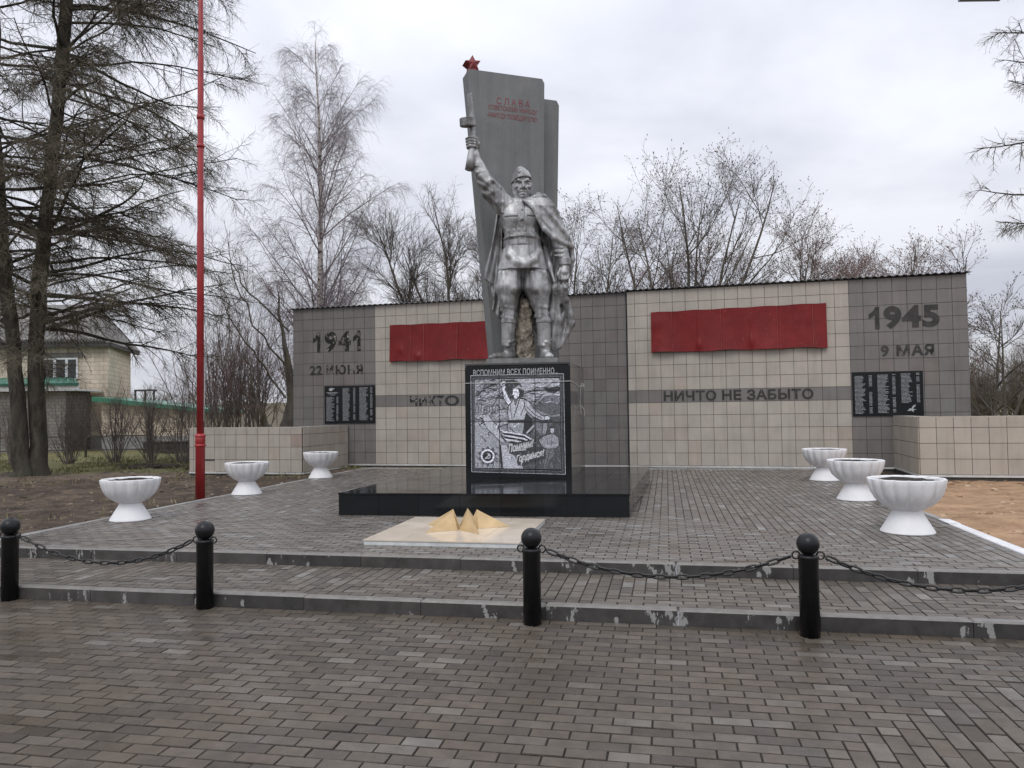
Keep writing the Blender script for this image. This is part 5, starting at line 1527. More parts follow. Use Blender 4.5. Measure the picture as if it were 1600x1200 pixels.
def chain(i, j, sag, lab, seed):
    a = Vector((*bol[i], BH)); e = Vector((*bol[j], BH)); d = (e - a).normalized()
    a = a + d * .125 + Vector((0, 0, -.012)); e = e - d * .125 + Vector((0, 0, -.012))
    N = 400; P = [a.lerp(e, k / N) + Vector((0, 0, -sag * 4 * (k / N) * (1 - k / N))) for k in range(N + 1)]
    b = MB(); acc = 0; nxt = 0.0; k = 0; n = 0; r = random.Random(seed)
    L = sum((P[m + 1] - P[m]).length for m in range(N)); cnt = round(L / .0815); pitch = L / cnt
    pos = [pitch * (m + .5) for m in range(cnt)]
    for m in range(N):
        seg = (P[m + 1] - P[m]).length
        while n < cnt and acc + seg >= pos[n]:
            c = P[m].lerp(P[m + 1], (pos[n] - acc) / seg); t = (P[m + 1] - P[m]).normalized()
            s = t.cross(Vector((0, 0, 1))).normalized(); u = s.cross(t)
            an = (0.55 if n % 2 else -1.0) + r.gauss(0, .14)
            link(b, c, t, s * math.cos(an) + u * math.sin(an)); n += 1
        acc += seg
    tag(b.build('chain', M_chain, smooth=True, loc=tuple((a + e) / 2)), lab, 'chain', 'black chains between the bollards')
chain(0, 1, .21, 'black chain running off the left edge of the picture', 1)
chain(1, 2, .205, 'black chain hanging between the two left bollards', 2)
chain(3, 4, .17, 'black chain hanging between the two bollards right of the opening', 3)
chain(4, 5, .20, 'black chain hanging from the right bollard to the right edge of the picture', 4)

# ------------------------------------------------------------------ flagpole
fp = thing('flagpole', 'tall red painted flagpole with a thick lower sleeve, on the left kerb', 'flagpole', (-5.36, 13.22, .15))
M_pole = mat_noisy('red_gloss_pole_paint', (.30, .022, .026), (.40, .04, .042), 5, .35, .15)
b = MB(); b.lathe([(.078, .0), (.078, .98), (.082, .985), (.082, 1.12), (.062, 1.14)], (-5.36, 13.22, .15), 24); b.build('sleeve', M_pole, fp, True)
b = MB(); b.lathe([(.058, 1.12), (.058, 4.6), (.052, 4.65), (.050, 7.7), (.042, 7.75), (.036, 11.6), (.02, 11.65)], (-5.36, 13.22, .15), 20); b.build('shaft', M_pole, fp, True)
for pr in ([(.079, .92), (.092, .922), (.092, .955), (.079, .957)], [(.083, 1.085), (.090, 1.087), (.090, 1.11), (.083, 1.112)], [(.052, 6.6), (.064, 6.602), (.064, 6.68), (.052, 6.682)], [(.052, 6.1), (.066, 6.102), (.066, 6.16), (.052, 6.162)]):
    b = MB(); b.lathe(pr, (-5.36, 13.22, .15), 24); b.build('collar', M_pole, fp, True)
M_rope = mat_noisy('grey_halyard', (.42, .43, .44), (.55, .56, .57), 20, .8)
for zz, xo in ((1.5, -5.25), (1.6, -5.20)):
    b = MB(); b.tube([(-5.29, 13.20, zz), (xo, 13.19, 4.2), (xo - .01, 13.2, 8.2), (-5.30, 13.22, 11.7)], .0035, 5); b.build('halyard', M_rope, fp)
# street lamp whose arm just enters the top right corner
lamp = thing('street_lamp', 'grey street lamp head just entering the picture at the top right corner', 'street lamp', (9.8, 12.2, .1))
M_lamp = mat_noisy('galvanised_grey', (.20, .24, .31), (.26, .30, .38), 5, .5, .1, 0)
b = MB(); b.lathe([(.09, 0), (.085, 1.2), (.06, 1.3), (.05, 8.2)], (9.8, 12.2, .1), 16); b.build('pole', M_lamp, lamp, True)
b = MB(); b.tube([(9.8, 12.2, 8.2), (9.4, 12.2, 8.36), (8.6, 12.2, 8.42), (8.0, 12.2, 8.36)], .03, 8); b.build('arm', M_lamp, lamp, True)
b = MB(); b.box((7.35, 12.08, 8.178), (8.02, 12.32, 8.22), None, .01); b.box((7.5, 12.12, 8.2205), (8.05, 12.28, 8.40), None, .04); b.build('lamp_head', M_lamp, lamp)
# ------------------------------------------------------------------ trees and bushes: real branches, grown in batches
def grow(rs, P0, D, L, n, r0, r1, bias, wig, curl=0.0):
    """polylines from P0 along D; bias is a pull per step (e.g. gravity), wig random wander. returns P (m,n,3), R (m,n)"""
    m = len(P0); P = np.zeros((m, n, 3)); R = np.zeros((m, n))
    P[:, 0] = P0; d = D / np.linalg.norm(D, axis=1, keepdims=True)
    for i in range(1, n):
        d = d + np.asarray(bias) * (1.0 + curl * i) + rs.normal(0, wig, (m, 3))
        d /= np.linalg.norm(d, axis=1, keepdims=True)
        P[:, i] = P[:, i - 1] + d * (L / (n - 1))[:, None]
    t = np.linspace(0, 1, n)[None]
    R[:] = np.asarray(r0)[:, None] * (1 - t) + np.asarray(r1)[:, None] * t
    return P, R
def children(rs, P, R, per, t0, t1, ang, angs, tpow=1.0):
    """start points, directions, parent t and radius for per children on each polyline"""
    m, n, _ = P.shape
    t = (t0 + (t1 - t0) * rs.rand(m, per) ** tpow)
    f = t * (n - 1); i = np.minimum(f.astype(int), n - 2); w = f - i
    mi = np.arange(m)[:, None]
    p = P[mi, i] * (1 - w)[..., None] + P[mi, i + 1] * w[..., None]
    tg = P[mi, i + 1] - P[mi, i]; tg /= np.linalg.norm(tg, axis=2, keepdims=True) + 1e-9
    rad = R[mi, i] * (1 - w) + R[mi, i + 1] * w
    rv = rs.normal(0, 1, tg.shape); rv -= (rv * tg).sum(2, keepdims=True) * tg; rv /= np.linalg.norm(rv, axis=2, keepdims=True) + 1e-9
    a = np.radians(rs.normal(ang, angs, t.shape))[..., None]
    d = tg * np.cos(a) + rv * np.sin(a)
    f_ = lambda x: x.reshape(-1, *x.shape[2:])
    return f_(p), f_(d), t.ravel(), rad.ravel()
class Wood:
    def __init__(s): s.V = []; s.F = []; s.n = 0
    def add(s, P, R, k=3):
        m, n, _ = P.shape
        if m == 0: return
        T = np.gradient(P, axis=1); T /= np.linalg.norm(T, axis=2, keepdims=True) + 1e-9
        ref = np.where(np.abs(T[:, :1, 2:3]) > .9, np.array([1., 0, 0]), np.array([0, 0, 1.]))
        A = np.cross(T, np.broadcast_to(ref, T.shape)); A /= np.linalg.norm(A, axis=2, keepdims=True) + 1e-9
        B = np.cross(T, A)
        an = np.arange(k) * 2 * np.pi / k
        V = P[:, :, None] + R[:, :, None, None] * (A[:, :, None] * np.cos(an)[:, None] + B[:, :, None] * np.sin(an)[:, None])
        base = s.n + (np.arange(m) * n * k)[:, None, None] + (np.arange(n - 1) * k)[None, :, None]
        j = np.arange(k)[None, None]; j2 = (j + 1) % k
        F = np.stack([base + j, base + j2, base + k + j2, base + k + j], -1).reshape(-1, 4)
        s.V.append(V.reshape(-1, 3)); s.F.append(F); s.n += m * n * k
    def build(s, name, mat, parent, smooth=True):
        return fast_mesh(name, np.concatenate(s.V), np.concatenate(s.F), mat, parent, smooth)
def buds(W, rs, P, frac, size, k=3):
    """catkin-like swellings near twig ends"""
    m = len(P); sel = rs.rand(m) < frac
    e = P[sel, -1]; d = P[sel, -1] - P[sel, -2]; d /= np.linalg.norm(d, axis=1, keepdims=True) + 1e-9
    if len(e) == 0: return
    Q = np.stack([e - d * size * .2, e + d * size * .6, e + d * size * 1.5], 1)
    R = np.tile(np.array([size * .25, size * .42, size * .1]), (len(e), 1))
    W.add(Q, R, k)
def bark(name, c0, c1, sc=6, moss=None):
    q = NM(name)
    f = q.noise(sc, 6, .7, stretch=(1, 1, .3))
    col = q.ramp(f, (.32, c0), (.68, c1))
    if moss: col = q.mix(q.ramp(q.noise(1.1, 4, .6), (.5, 0), (.7, .8)), col, moss)
    return q.set(col, .9, 0, .2, f, .8, .03)
M_larch = bark('larch_bark', (.028, .025, .020), (.11, .098, .080), 7, (.075, .078, .055))
M_larch_tw = bark('larch_twigs', (.085, .073, .050), (.24, .205, .15), 3)
q = NM('birch_bark')
f = q.noise(5, 5, .6, stretch=(1, 1, 2.2))
M_birch = q.set(q.ramp(f, (.40, (.03, .028, .027)), (.48, (.45, .40, .37)), (.7, (.60, .55, .51))), .8, 0, .2)
M_birch_tw = bark('birch_twigs', (.20, .17, .18), (.38, .33, .34), 3)
M_grey_tw = bark('grey_brown_twigs', (.11, .092, .084), (.25, .21, .19), 3)
M_red_tw = bark('reddish_twigs', (.15, .10, .09), (.31, .215, .195), 2)
M_bark = bark('grey_brown_bark', (.065, .056, .048), (.19, .165, .14), 5, (.12, .11, .06))
M_olive = bark('olive_bark', (.06, .05, .028), (.17, .14, .085), 4, (.11, .105, .04))

def spray(W, rs, P, R, per, t0, L, r, bias, ang=50, wig=.1, n=4, k=3, tp=1.0, taper=True):
    p, d, t, rad = children(rs, P, R, per, t0, 1.0, ang, 16, tp)
    l = L * rs.uniform(.5, 1.3, len(p)) * ((1.15 - .65 * t) if taper else 1)
    r0 = np.minimum(rad * .75, r * rs.uniform(.7, 1.2, len(p)))
    Q, S = grow(rs, p, d, l, n, r0, r0 * .45, bias, wig)
    W.add(Q, S, k)
    return Q, S

# --- the big larch with two stems, left
def larch(loc, stems, nb, label, seed, Lb, twig_r=.0052, dens=1.0, zlo=2.2):
    rs = np.random.RandomState(seed)
    t = thing('larch_tree', label, 'tree', loc)
    for st in stems:
        W = Wood(); pts = np.array(st, float)
        # smooth the given stem
        k = 24; u = np.linspace(0, len(pts) - 1, k); i = np.minimum(u.astype(int), len(pts) - 2); w = (u - i)[:, None]
        Pm = (pts[i] * (1 - w) + pts[i + 1] * w)[:, :3] + rs.normal(0, .02, (k, 3))
        Rm = (pts[i, 3] * (1 - w[:, 0]) + pts[i + 1, 3] * w[:, 0]) * (1 + rs.normal(0, .035, k))
        W.add(Pm[None], Rm[None], 14)
        W.build('trunk', M_larch, t)
    Wb, Wt = Wood(), Wood()
    for st, n_, LbS in zip(stems, nb, Lb):
        pts = np.array(st, float); z = rs.uniform(0, 1, n_)
        zs = zlo + (pts[-1, 2] - zlo) * z
        x = np.interp(zs, pts[:, 2], pts[:, 0]); y = np.interp(zs, pts[:, 2], pts[:, 1]); rr = np.interp(zs, pts[:, 2], pts[:, 3])
        az = np.where(rs.rand(n_) < .5, rs.uniform(0, 2 * np.pi, n_), rs.normal(0, .8, n_))
        D = np.stack([np.cos(az), np.sin(az), rs.normal(.12, .16, n_)], 1)
        L = LbS * rs.uniform(.55, 1.15, n_) * (1.05 - .35 * z)
        P, R = grow(rs, np.stack([x, y, zs], 1), D, L, 9, rr * rs.uniform(.16, .34, n_), np.full(n_, .010), (0, 0, -.035), .10, -.12)
        Wb.add(P, R, 6)
        # side branches lie flat along the bough, then hang
        p, d, tt, rad = children(rs, P, R, int(15 * dens), .16, 1.0, 52, 14, .72)
        d[:, 2] = d[:, 2] * .35 - .05
        l = rs.uniform(.7, 1.9, len(p)) * (1.15 - .6 * tt)
        r0 = np.minimum(rad * .6, .014)
        Q, S = grow(rs, p, d, l, 6, r0, np.full(len(p), .004), (0, 0, -.11), .13)
        Wb.add(Q, S, 4)
        spray(Wt, rs, Q, S, int(9 * dens), .1, .42, twig_r, (0, 0, -.10), 55, .2, 4)
        q3, s3 = spray(Wt, rs, Q, S, int(5 * dens), .2, .55, twig_r, (0, 0, -.22), 45, .2, 4)
        spray(Wt, rs, q3, s3, 3, .2, .16, twig_r * .8, (0, 0, -.05), 60, .2, 3)
    Wb.build('boughs', M_larch, t); Wt.build('crown', M_larch_tw, t)
    return t
larch((-12.15, 19.5, .1),
      [[(-12.22, 19.3, -.1, .33), (-12.24, 19.2, .5, .20), (-12.30, 19.1, 2.6, .16), (-12.50, 18.9, 5, .16), (-12.62, 18.7, 8, .145), (-12.7, 18.6, 12.5, .14), (-12.75, 18.6, 17, .10)],
       [(-11.98, 19.5, -.1, .34), (-12.0, 19.45, .5, .21), (-11.95, 19.3, 2.6, .175), (-11.70, 19.0, 4.8, .17), (-11.35, 18.8, 7.5, .155), (-10.95, 18.6, 10.2, .14), (-10.7, 18.5, 13, .14), (-10.5, 18.4, 17, .08)]],
      (56, 132), 'large bare larch with two dark stems from one base at the left edge', 8, (3.6, 4.7), dens=1.22, zlo=3.4, twig_r=.006)

def upright(loc, H, r, label, seed, style, group=None, kind='bare_tree', mats=(None, None), stems=1, lean=(0, 0), spread=1.0, dens=1.0, bud=0.0, tw=.006, fan=1.0):
    """broad-leaved tree without leaves: ascending limbs, forks, twigs"""
    rs = np.random.RandomState(seed)
    t = thing(kind, label, 'tree' if 'bush' not in kind else 'bush', loc, group)
    W, Wt = Wood(), Wood(); base = np.array(loc, float)
    n = stems
    az = rs.uniform(0, 2 * np.pi, n)
    D = np.stack([np.cos(az) * .22 * spread * fan * (n > 1) + lean[0], np.sin(az) * .22 * spread * fan * (n > 1) + lean[1], np.ones(n)], 1)
    P, R = grow(rs, base + np.stack([np.cos(az), np.sin(az), 0 * az], 1) * .12 * (n > 1) + np.array([0, 0, -.1]), D, np.full(n, H * .92) * rs.uniform(.85, 1, n), 12, np.full(n, r), np.full(n, r * .12), (0, 0, .02), .055)
    W.add(P, R, 9)
    a1, up, f1 = {'birch': (38, .05, .36), 'aspen': (46, .075, .42), 'oval': (36, .07, .40), 'wide': (58, .05, .46)}[style]
    p, d, tt, rad = children(rs, P, R, int({'birch': 34, 'aspen': 15, 'oval': 26, 'wide': 16}[style] * dens), .14 if style != 'birch' else .18, .97, a1, 10)
    L = H * f1 * spread * (1.12 - .85 * tt) * rs.uniform(.65, 1.15, len(p)) + .4
    Q, S = grow(rs, p, d, L, 9, np.minimum(rad * .55, r * .42), np.full(len(p), .007), (0, 0, up), .085)
    W.add(Q, S, 6)
    p, d, tt, rad = children(rs, Q, S, int(9 * dens), .15, 1.0, 36, 12)
    L2 = H * .135 * rs.uniform(.5, 1.3, len(p)) * (1.2 - .6 * tt)
    dr = (0, 0, -.02 if style == 'birch' else .05)
    Q2, S2_ = grow(rs, p, d, L2, 6, np.minimum(rad * .6, .020), np.full(len(p), .0048), dr, .12)
    W.add(Q2, S2_, 4)
    droop = {'birch': (0, 0, -.30), 'aspen': (0, 0, .07), 'oval': (0, 0, .06), 'wide': (0, 0, .06)}[style]
    Q3, S3_ = spray(Wt, rs, Q2, S2_, int((12 if style == 'birch' else 8) * dens), .08, H * (.075 if style == 'birch' else .055), tw, droop, 42, .16, 5 if style == 'birch' else 4)
    Q4, S4_ = spray(Wt, rs, Q3, S3_, 3, .15, H * (.05 if style == 'birch' else .026), tw * .8, droop, 38, .16, 4 if style == 'birch' else 3)
    if bud: buds(Wt, rs, Q4, bud, .035); buds(Wt, rs, Q3, bud, .04)
    m0, m1 = mats
    W.build('trunk', m0, t); Wt.build('crown', m1, t)
    return t
GT = 'bare trees behind the memorial wall'
def birch(loc, H, label, seed):
    rs = np.random.RandomState(seed)
    t = thing('birch_tree', label, 'tree', loc)
    W0, W, Wt = Wood(), Wood(), Wood(); base = np.array(loc, float)
    P, R = grow(rs, base[None] - [[0, 0, .1]], np.array([[0.012, 0, 1.]]), np.array([H]), 20, np.array([.19]), np.array([.012]), (0, 0, .01), .012)
    W0.add(P, R, 12)
    nb = 84
    p, d, tt, rad = children(rs, P, R, nb, .16, .985, 38, 9, 1.15)
    L = (H * .40 * np.clip(1.02 - tt, .05, 1) ** .8 + .35) * rs.uniform(.6, 1.12, nb)
    Q, S = grow(rs, p, d, L, 11, np.minimum(rad * .32, .032), np.full(nb, .005), (0, 0, .028), .05, -.1)
    W.add(Q, S, 6)
    p, d, tt, rad = children(rs, Q, S, 15, .15, 1.0, 34, 12)
    Lr = np.repeat(L, 15)
    keep = rs.rand(len(p)) < np.clip(Lr / 4.6, .16, 1)
    p, d, tt, rad, Lr = p[keep], d[keep], tt[keep], rad[keep], Lr[keep]
    l = rs.uniform(.5, 1.5, len(p)) * (1.25 - .6 * tt) * np.clip(Lr / 3.0, .5, 1.15)
    Q2, S2_ = grow(rs, p, d, l, 7, np.minimum(rad * .6, .012), np.full(len(p), .0042), (0, 0, -.06), .09)
    W.add(Q2, S2_, 4)
    Q3, S3_ = spray(Wt, rs, Q2, S2_, 11, .15, .85, .0038, (0, 0, -.32), 40, .13, 6)
    spray(Wt, rs, Q3, S3_, 2, .2, .42, .0032, (0, 0, -.30), 30, .13, 4)
    W0.build('trunk', M_birch, t); W.build('boughs', M_birch_tw, t); Wt.build('crown', M_birch_tw, t)
birch((-7.55, 30.0, .1), 16.2, 'tall slender bare birch with a pale trunk behind the left end of the wall', 3)
upright((-2.0, 27.5, .1), 9.7, .12, 'dense oval bare tree directly behind the stele, left of it', 12, 'oval', GT, mats=(M_bark, M_grey_tw), stems=5, spread=.60, dens=1.0)
upright((2.75, 28.5, .1), 9.6, .11, 'small bare tree right behind the statue cape, over the grey wall section', 22, 'oval', GT, mats=(M_bark, M_grey_tw), stems=3, spread=.8, dens=.85, bud=.35)
upright((5.5, 27.0, .1), 11.6, .12, 'largest bare tree over the right wall, wide crown with dark catkins', 31, 'aspen', GT, mats=(M_bark, M_grey_tw), stems=6, spread=.95, dens=.8, bud=.5, fan=1.7)
upright((7.9, 28.0, .1), 8.8, .10, 'bare tree next to the largest crown, over the left half of the red board', 41, 'aspen', GT, mats=(M_bark, M_red_tw), stems=2, lean=(.03, 0), spread=.8, dens=.9, bud=.4)
upright((7.0, 30.0, .1), 7.6, .09, 'low olive bare tree filling the gap under the largest crown', 43, 'wide', GT, mats=(M_olive, M_red_tw), stems=3, spread=.9, dens=1.0, bud=.3)
upright((9.6, 28.5, .1), 9.2, .10, 'slender bare tree above the middle of the right red board', 52, 'aspen', GT, mats=(M_bark, M_red_tw), stems=2, lean=(.03, 0), spread=.7, dens=.85, bud=.3)
upright((11.3, 29.0, .1), 8.3, .09, 'reddish bare tree above the right end of the red board', 63, 'wide', GT, mats=(M_olive, M_red_tw), stems=3, lean=(.02, 0), spread=.8, dens=1, bud=.3)
upright((12.7, 30.0, .1), 8.6, .09, 'reddish bare tree above the joint of beige and grey tiles on the right', 66, 'aspen', GT, mats=(M_olive, M_red_tw), stems=3, lean=(.02, 0), spread=.8, dens=1, bud=.3)
upright((14.0, 28.5, .1), 7.9, .09, 'low reddish bare tree above the 1945 lettering', 74, 'wide', GT, mats=(M_olive, M_red_tw), stems=3, spread=.85, dens=1, bud=.3)
upright((14.2, 26.5, .1), 8.1, .09, 'bare tree with a long bough leaning right over the end of the wall', 85, 'aspen', GT, mats=(M_bark, M_red_tw), stems=2, lean=(.2, 0), spread=.75, dens=.8, bud=.3)
upright((15.7, 25.0, .1), 5.8, .07, 'thin bare tree showing past the right end of the wall', 96, 'wide', GT, mats=(M_bark, M_grey_tw), stems=3, lean=(.06, 0), spread=1.0, dens=.75, bud=.2)
# the old willow by the left wall end, its boughs leaning away to the left
def willow():
    rs = np.random.RandomState(9)
    t = thing('willow_tree', 'old leaning willow with a split trunk behind the left end of the wall', 'tree', (-7.35, 25.2, .1))
    W, Wt = Wood(), Wood()
    stems = [[(-7.35, 25.2, 0, .34), (-7.3, 25.2, 1.0, .28), (-7.2, 25.2, 2.2, .18), (-7.35, 25.1, 3.4, .10), (-7.5, 25, 4.6, .05), (-7.7, 25, 5.8, .01)],
             [(-7.5, 25.2, .8, .15), (-8.0, 25.1, 1.2, .12), (-8.3, 25, 1.9, .07), (-8.45, 24.9, 2.8, .03), (-8.75, 24.9, 3.8, .008)],
             [(-7.4, 25.1, 2.2, .035), (-8.3, 24.9, 3.5, .03), (-9.1, 24.8, 4.8, .02), (-9.55, 24.8, 6.4, .008)],
             [(-7.3, 25.1, 3.0, .035), (-8.4, 24.8, 4.6, .028), (-9.0, 24.8, 6.0, .018), (-9.2, 24.8, 7.6, .008)],
             [(-7.3, 25.1, 4.3, .03), (-8.6, 24.9, 5.7, .025), (-9.3, 24.9, 6.8, .015), (-9.9, 24.9, 7.3, .007)],
             [(-7.1, 25.2, 1.5, .10), (-6.6, 25.4, 3.0, .07), (-6.4, 25.4, 5.0, .01)]]
    for st in stems:
        pts = np.array(st); u = np.linspace(0, len(pts) - 1, 14); i = np.minimum(u.astype(int), len(pts) - 2); w = (u - i)[:, None]
        P = (pts[i] * (1 - w) + pts[i + 1] * w)
        Pm = P[None, :, :3] + rs.normal(0, .045, (1, 14, 3)); Rm = P[None, :, 3]
        W.add(Pm, Rm, 9)
        q2, s2 = spray(W, rs, Pm, Rm, 8, .3, 1.3, .011, (0, 0, .03), 38, .1, 6, 4)
        q3, s3 = spray(Wt, rs, q2, s2, 7, .2, .6, .006, (0, 0, .02), 38, .13, 4)
        spray(Wt, rs, q3, s3, 3, .2, .3, .0045, (0, 0, -.02), 40, .15, 3)
    W.build('trunk', M_bark, t); Wt.build('crown', M_red_tw, t)
willow()
def shrub(loc, H, n, label, seed, group, mats, spread=.35, dens=1.0, r=.014, kind='bare_bush', cat='bush', tw=.005):
    rs = np.random.RandomState(seed)
    t = thing(kind, label, cat, loc, group)
    W, Wt = Wood(), Wood()
    az = rs.uniform(0, 2 * np.pi, n); sp = np.abs(rs.normal(0, spread, n))
    D = np.stack([np.cos(az) * sp, np.sin(az) * sp, np.ones(n)], 1)
    base = np.array(loc) + np.stack([np.cos(az), np.sin(az), 0 * az], 1) * rs.uniform(0, .28, (n, 1)) * H * .22 + [0, 0, -.05]
    P, R = grow(rs, base, D, H * rs.uniform(.6, 1.05, n), 8, r * rs.uniform(.6, 1.4, n), np.full(n, .004), (0, 0, .012), .06)
    W.add(P, R, 5)
    q2, s2 = spray(W, rs, P, R, int(7 * dens), .22, H * .33, r * .5, (0, 0, .05), 32, .09, 5, 4)
    q3, s3 = spray(Wt, rs, q2, s2, int(5 * dens), .15, H * .15, tw, (0, 0, .04), 34, .12, 4)
    spray(Wt, rs, q3, s3, 2, .2, H * .07, tw * .8, (0, 0, .02), 38, .14, 3)
    W.build('stems', mats[0], t); Wt.build('twigs', mats[1], t)
GB = 'bare garden bushes along the house fence'
for k, (x, y, H, lab) in enumerate([(-15.6, 24.0, 2.3, 'bare garden bush hidden behind the larch base, leftmost of the row'), (-13.6, 23.6, 2.2, 'bare garden bush just right of the larch base'),
                                    (-12.15, 23.6, 2.6, 'broad bare garden bush before the house wall between the two fence posts'), (-10.95, 23.4, 2.5, 'bare garden bush before the house wall, left of the rightmost one'),
                                    (-9.95, 23.2, 2.7, 'rightmost bare garden bush below the end of the green lean-to roof')]):
    shrub((x, y, .16), H, 26, lab, 100 + k, GB, (M_grey_tw, M_grey_tw), .34, .9, .013)
GH = 'tall bare bushes behind the left wing wall'
for k, (x, y, H, n, lab) in enumerate([(-11.9, 30.0, 6.6, 24, 'tall bare bush half hidden by larch twigs left of the flagpole'), (-10.3, 28.0, 6.3, 26, 'tall bare bush right behind the red flagpole'),
                                       (-9.0, 27.0, 5.6, 26, 'thick bare bush with reddish tips right of the flagpole'), (-8.3, 31.0, 6.2, 22, 'reddish bare bush between the thick bush and the willow')]):
    shrub((x, y, .1), H, n, lab, 200 + k, GH, (M_grey_tw, M_red_tw), .28, 1.1, .024, tw=.0055)
# thicket beyond the right end of the wall and far hedges
GR = 'brown thicket bushes beyond the right end of the wall'
for k, (x, y, H, lab) in enumerate([(22.5, 36.5, 4.2, 'brown thicket bush right against the right end of the wall'), (24.6, 37.5, 4.6, 'taller brown thicket bush at the right edge'),
                                    (26.6, 36.0, 4.0, 'low brown thicket bush at the right edge of the picture'), (23.6, 40.5, 4.9, 'rear brown thicket bush seen over the low right wing wall'), (28.5, 40.0, 5.2, 'rear brown thicket bush cut by the right edge of the picture')]):
    shrub((x, y, .1), H, 46, lab, 300 + k, GR, (M_olive, M_grey_tw), .42, 1.2, .03, tw=.010)
# far woods: too distant to count
def far_wood(name, x0, x1, y0, y1, n, h, seed, mat):
    rs = np.random.RandomState(seed); W = Wood()
    b0 = np.stack([rs.uniform(x0, x1, n), rs.uniform(y0, y1, n), np.zeros(n)], 1)
    b0[:, 2] = .0 + np.clip((b0[:, 1] - 60) / 160, 0, 1) ** 1.5 * 4.5
    P, R = grow(rs, b0, np.tile([[0, 0, 1.]], (n, 1)) + rs.normal(0, .12, (n, 3)), h * rs.uniform(.6, 1.1, n), 6, np.full(n, h * .016), np.full(n, h * .004), (0, 0, .02), .05)
    W.add(P, R, 4)
    q2, s2 = spray(W, rs, P, R, 12, .12, h * .34, h * .005, (0, 0, .06), 42, .1, 4)
    spray(W, rs, q2, s2, 7, .1, h * .15, h * .003, (0, 0, .03), 42, .13, 3)
    tag(W.build(name, mat, None), 'far brown belt of bare woodland beyond the fields', 'woodland', kind='stuff')
far_wood('far_woodland', -95, -30, 95, 130, 130, 5.0, 7, M_olive)
far_wood('far_woodland', 30, 120, 60, 95, 200, 5.5, 8, M_olive)

# larch at the right edge; its trunk stands outside the picture
def edge_larch():
    rs = np.random.RandomState(17)
    t = thing('larch_tree', 'bare larch at the right edge, only drooping bough ends in view', 'tree', (14.3, 17.2, .15))
    W, Wb, Wt = Wood(), Wood(), Wood()
    P, R = grow(rs, np.array([[14.3, 17.2, .0]]), np.array([[0, 0, 1.]]), np.array([15.]), 16, np.array([.27]), np.array([.05]), (0, 0, .01), .01)
    W.add(P, R, 12); W.build('trunk', M_larch, t)
    n = 30; z = rs.uniform(3.5, 14, n); az = rs.uniform(0, 2 * np.pi, n)
    L = rs.uniform(1.4, 2.6, n) * (1.2 - z / 20)
    z = np.concatenate([z, [6.2, 9.2, 7.9, 11.2, 7.0, 5.6, 10.2, 8.6]]); az = np.concatenate([az, [math.pi * 1.0, math.pi * 1.02, math.pi * .97, math.pi * 1.03, math.pi * 1.06, math.pi * .95, math.pi * .98, math.pi * 1.04]]); L = np.concatenate([L, [3.8, 3.3, 3.5, 3.0, 3.5, 3.0, 3.1, 3.3]])
    D = np.stack([np.cos(az), np.sin(az), np.full(len(z), .02)], 1)
    Q, S = grow(rs, np.stack([np.full(len(z), 14.3), np.full(len(z), 17.2), z], 1), D, L, 10, np.full(len(z), .05), np.full(len(z), .008), (0, 0, -.03), .05, -.25)
    Wb.add(Q, S, 6)
    q2, s2 = spray(Wb, rs, Q, S, 17, .25, .75, .010, (0, 0, -.12), 48, .1, 6, 4)
    q3, s3 = spray(Wt, rs, q2, s2, 9, .1, .34, .0055, (0, 0, -.16), 48, .13, 5)
    spray(Wt, rs, q3, s3, 2, .2, .10, .005, (0, 0, -.1), 60, .1, 3)
    Wb.build('boughs', M_larch, t); Wt.build('crown', M_larch_tw, t)
edge_larch()

# grass blades on the strip under the larch and sparse tufts on the soil
def blades():
    r = np.random.RandomState(77); n = 26000
    p_ = np.where(r.rand(n) < .8, r.uniform(-22, -7.7, n), r.uniform(-16, -7.6, n))
    q_ = np.where(r.rand(n) < .85, r.normal(20.3, 2.0, n), r.uniform(9, 18, n))
    cl = vnoise(p_, q_, .8, 41) + .6 * vnoise(p_, q_, .25, 42)
    keep = (cl > -.10 + .28 * (q_ < 17)) & (q_ > 8.5); p_, q_ = p_[keep], q_[keep]; n = len(p_)
    i = np.clip(np.searchsorted(pl, p_) - 1, 0, len(pl) - 2); j = np.clip(np.searchsorted(ql, q_) - 1, 0, len(ql) - 2)
    h0 = HH[i, j]
    x = PC * p_ + PS * q_; y = -PS * p_ + PC * q_
    az = r.uniform(0, 2 * np.pi, n); w = r.uniform(.004, .010, n); L = r.uniform(.03, .11, n); ln = r.uniform(.2, .9, n)
    dx, dy = np.cos(az), np.sin(az)
    V = np.zeros((n, 4, 3))
    V[:, 0] = np.stack([x - dy * w, y + dx * w, h0 - .01], 1); V[:, 1] = np.stack([x + dy * w, y - dx * w, h0 - .01], 1)
    V[:, 2] = np.stack([x + dx * L * ln * .5 + dy * w * .6, y + dy * L * ln * .5 - dx * w * .6, h0 + L * .7], 1)
    V[:, 3] = np.stack([x + dx * L * ln - dy * w * .2, y + dy * L * ln + dx * w * .2, h0 + L], 1)
    F = np.arange(n * 4).reshape(n, 4)
    q = NM('spring_grass_blades')
    m = q.set(q.ramp(q.island(), (0, (.055, .062, .018)), (.5, (.12, .12, .04)), (.8, (.22, .19, .09)), (1, (.30, .25, .15))), .7)
    o = fast_mesh('grass', V.reshape(-1, 3), F, m, None)
    tag(o, 'thin spring grass on the strip under the larch', 'grass', kind='stuff')
blades()
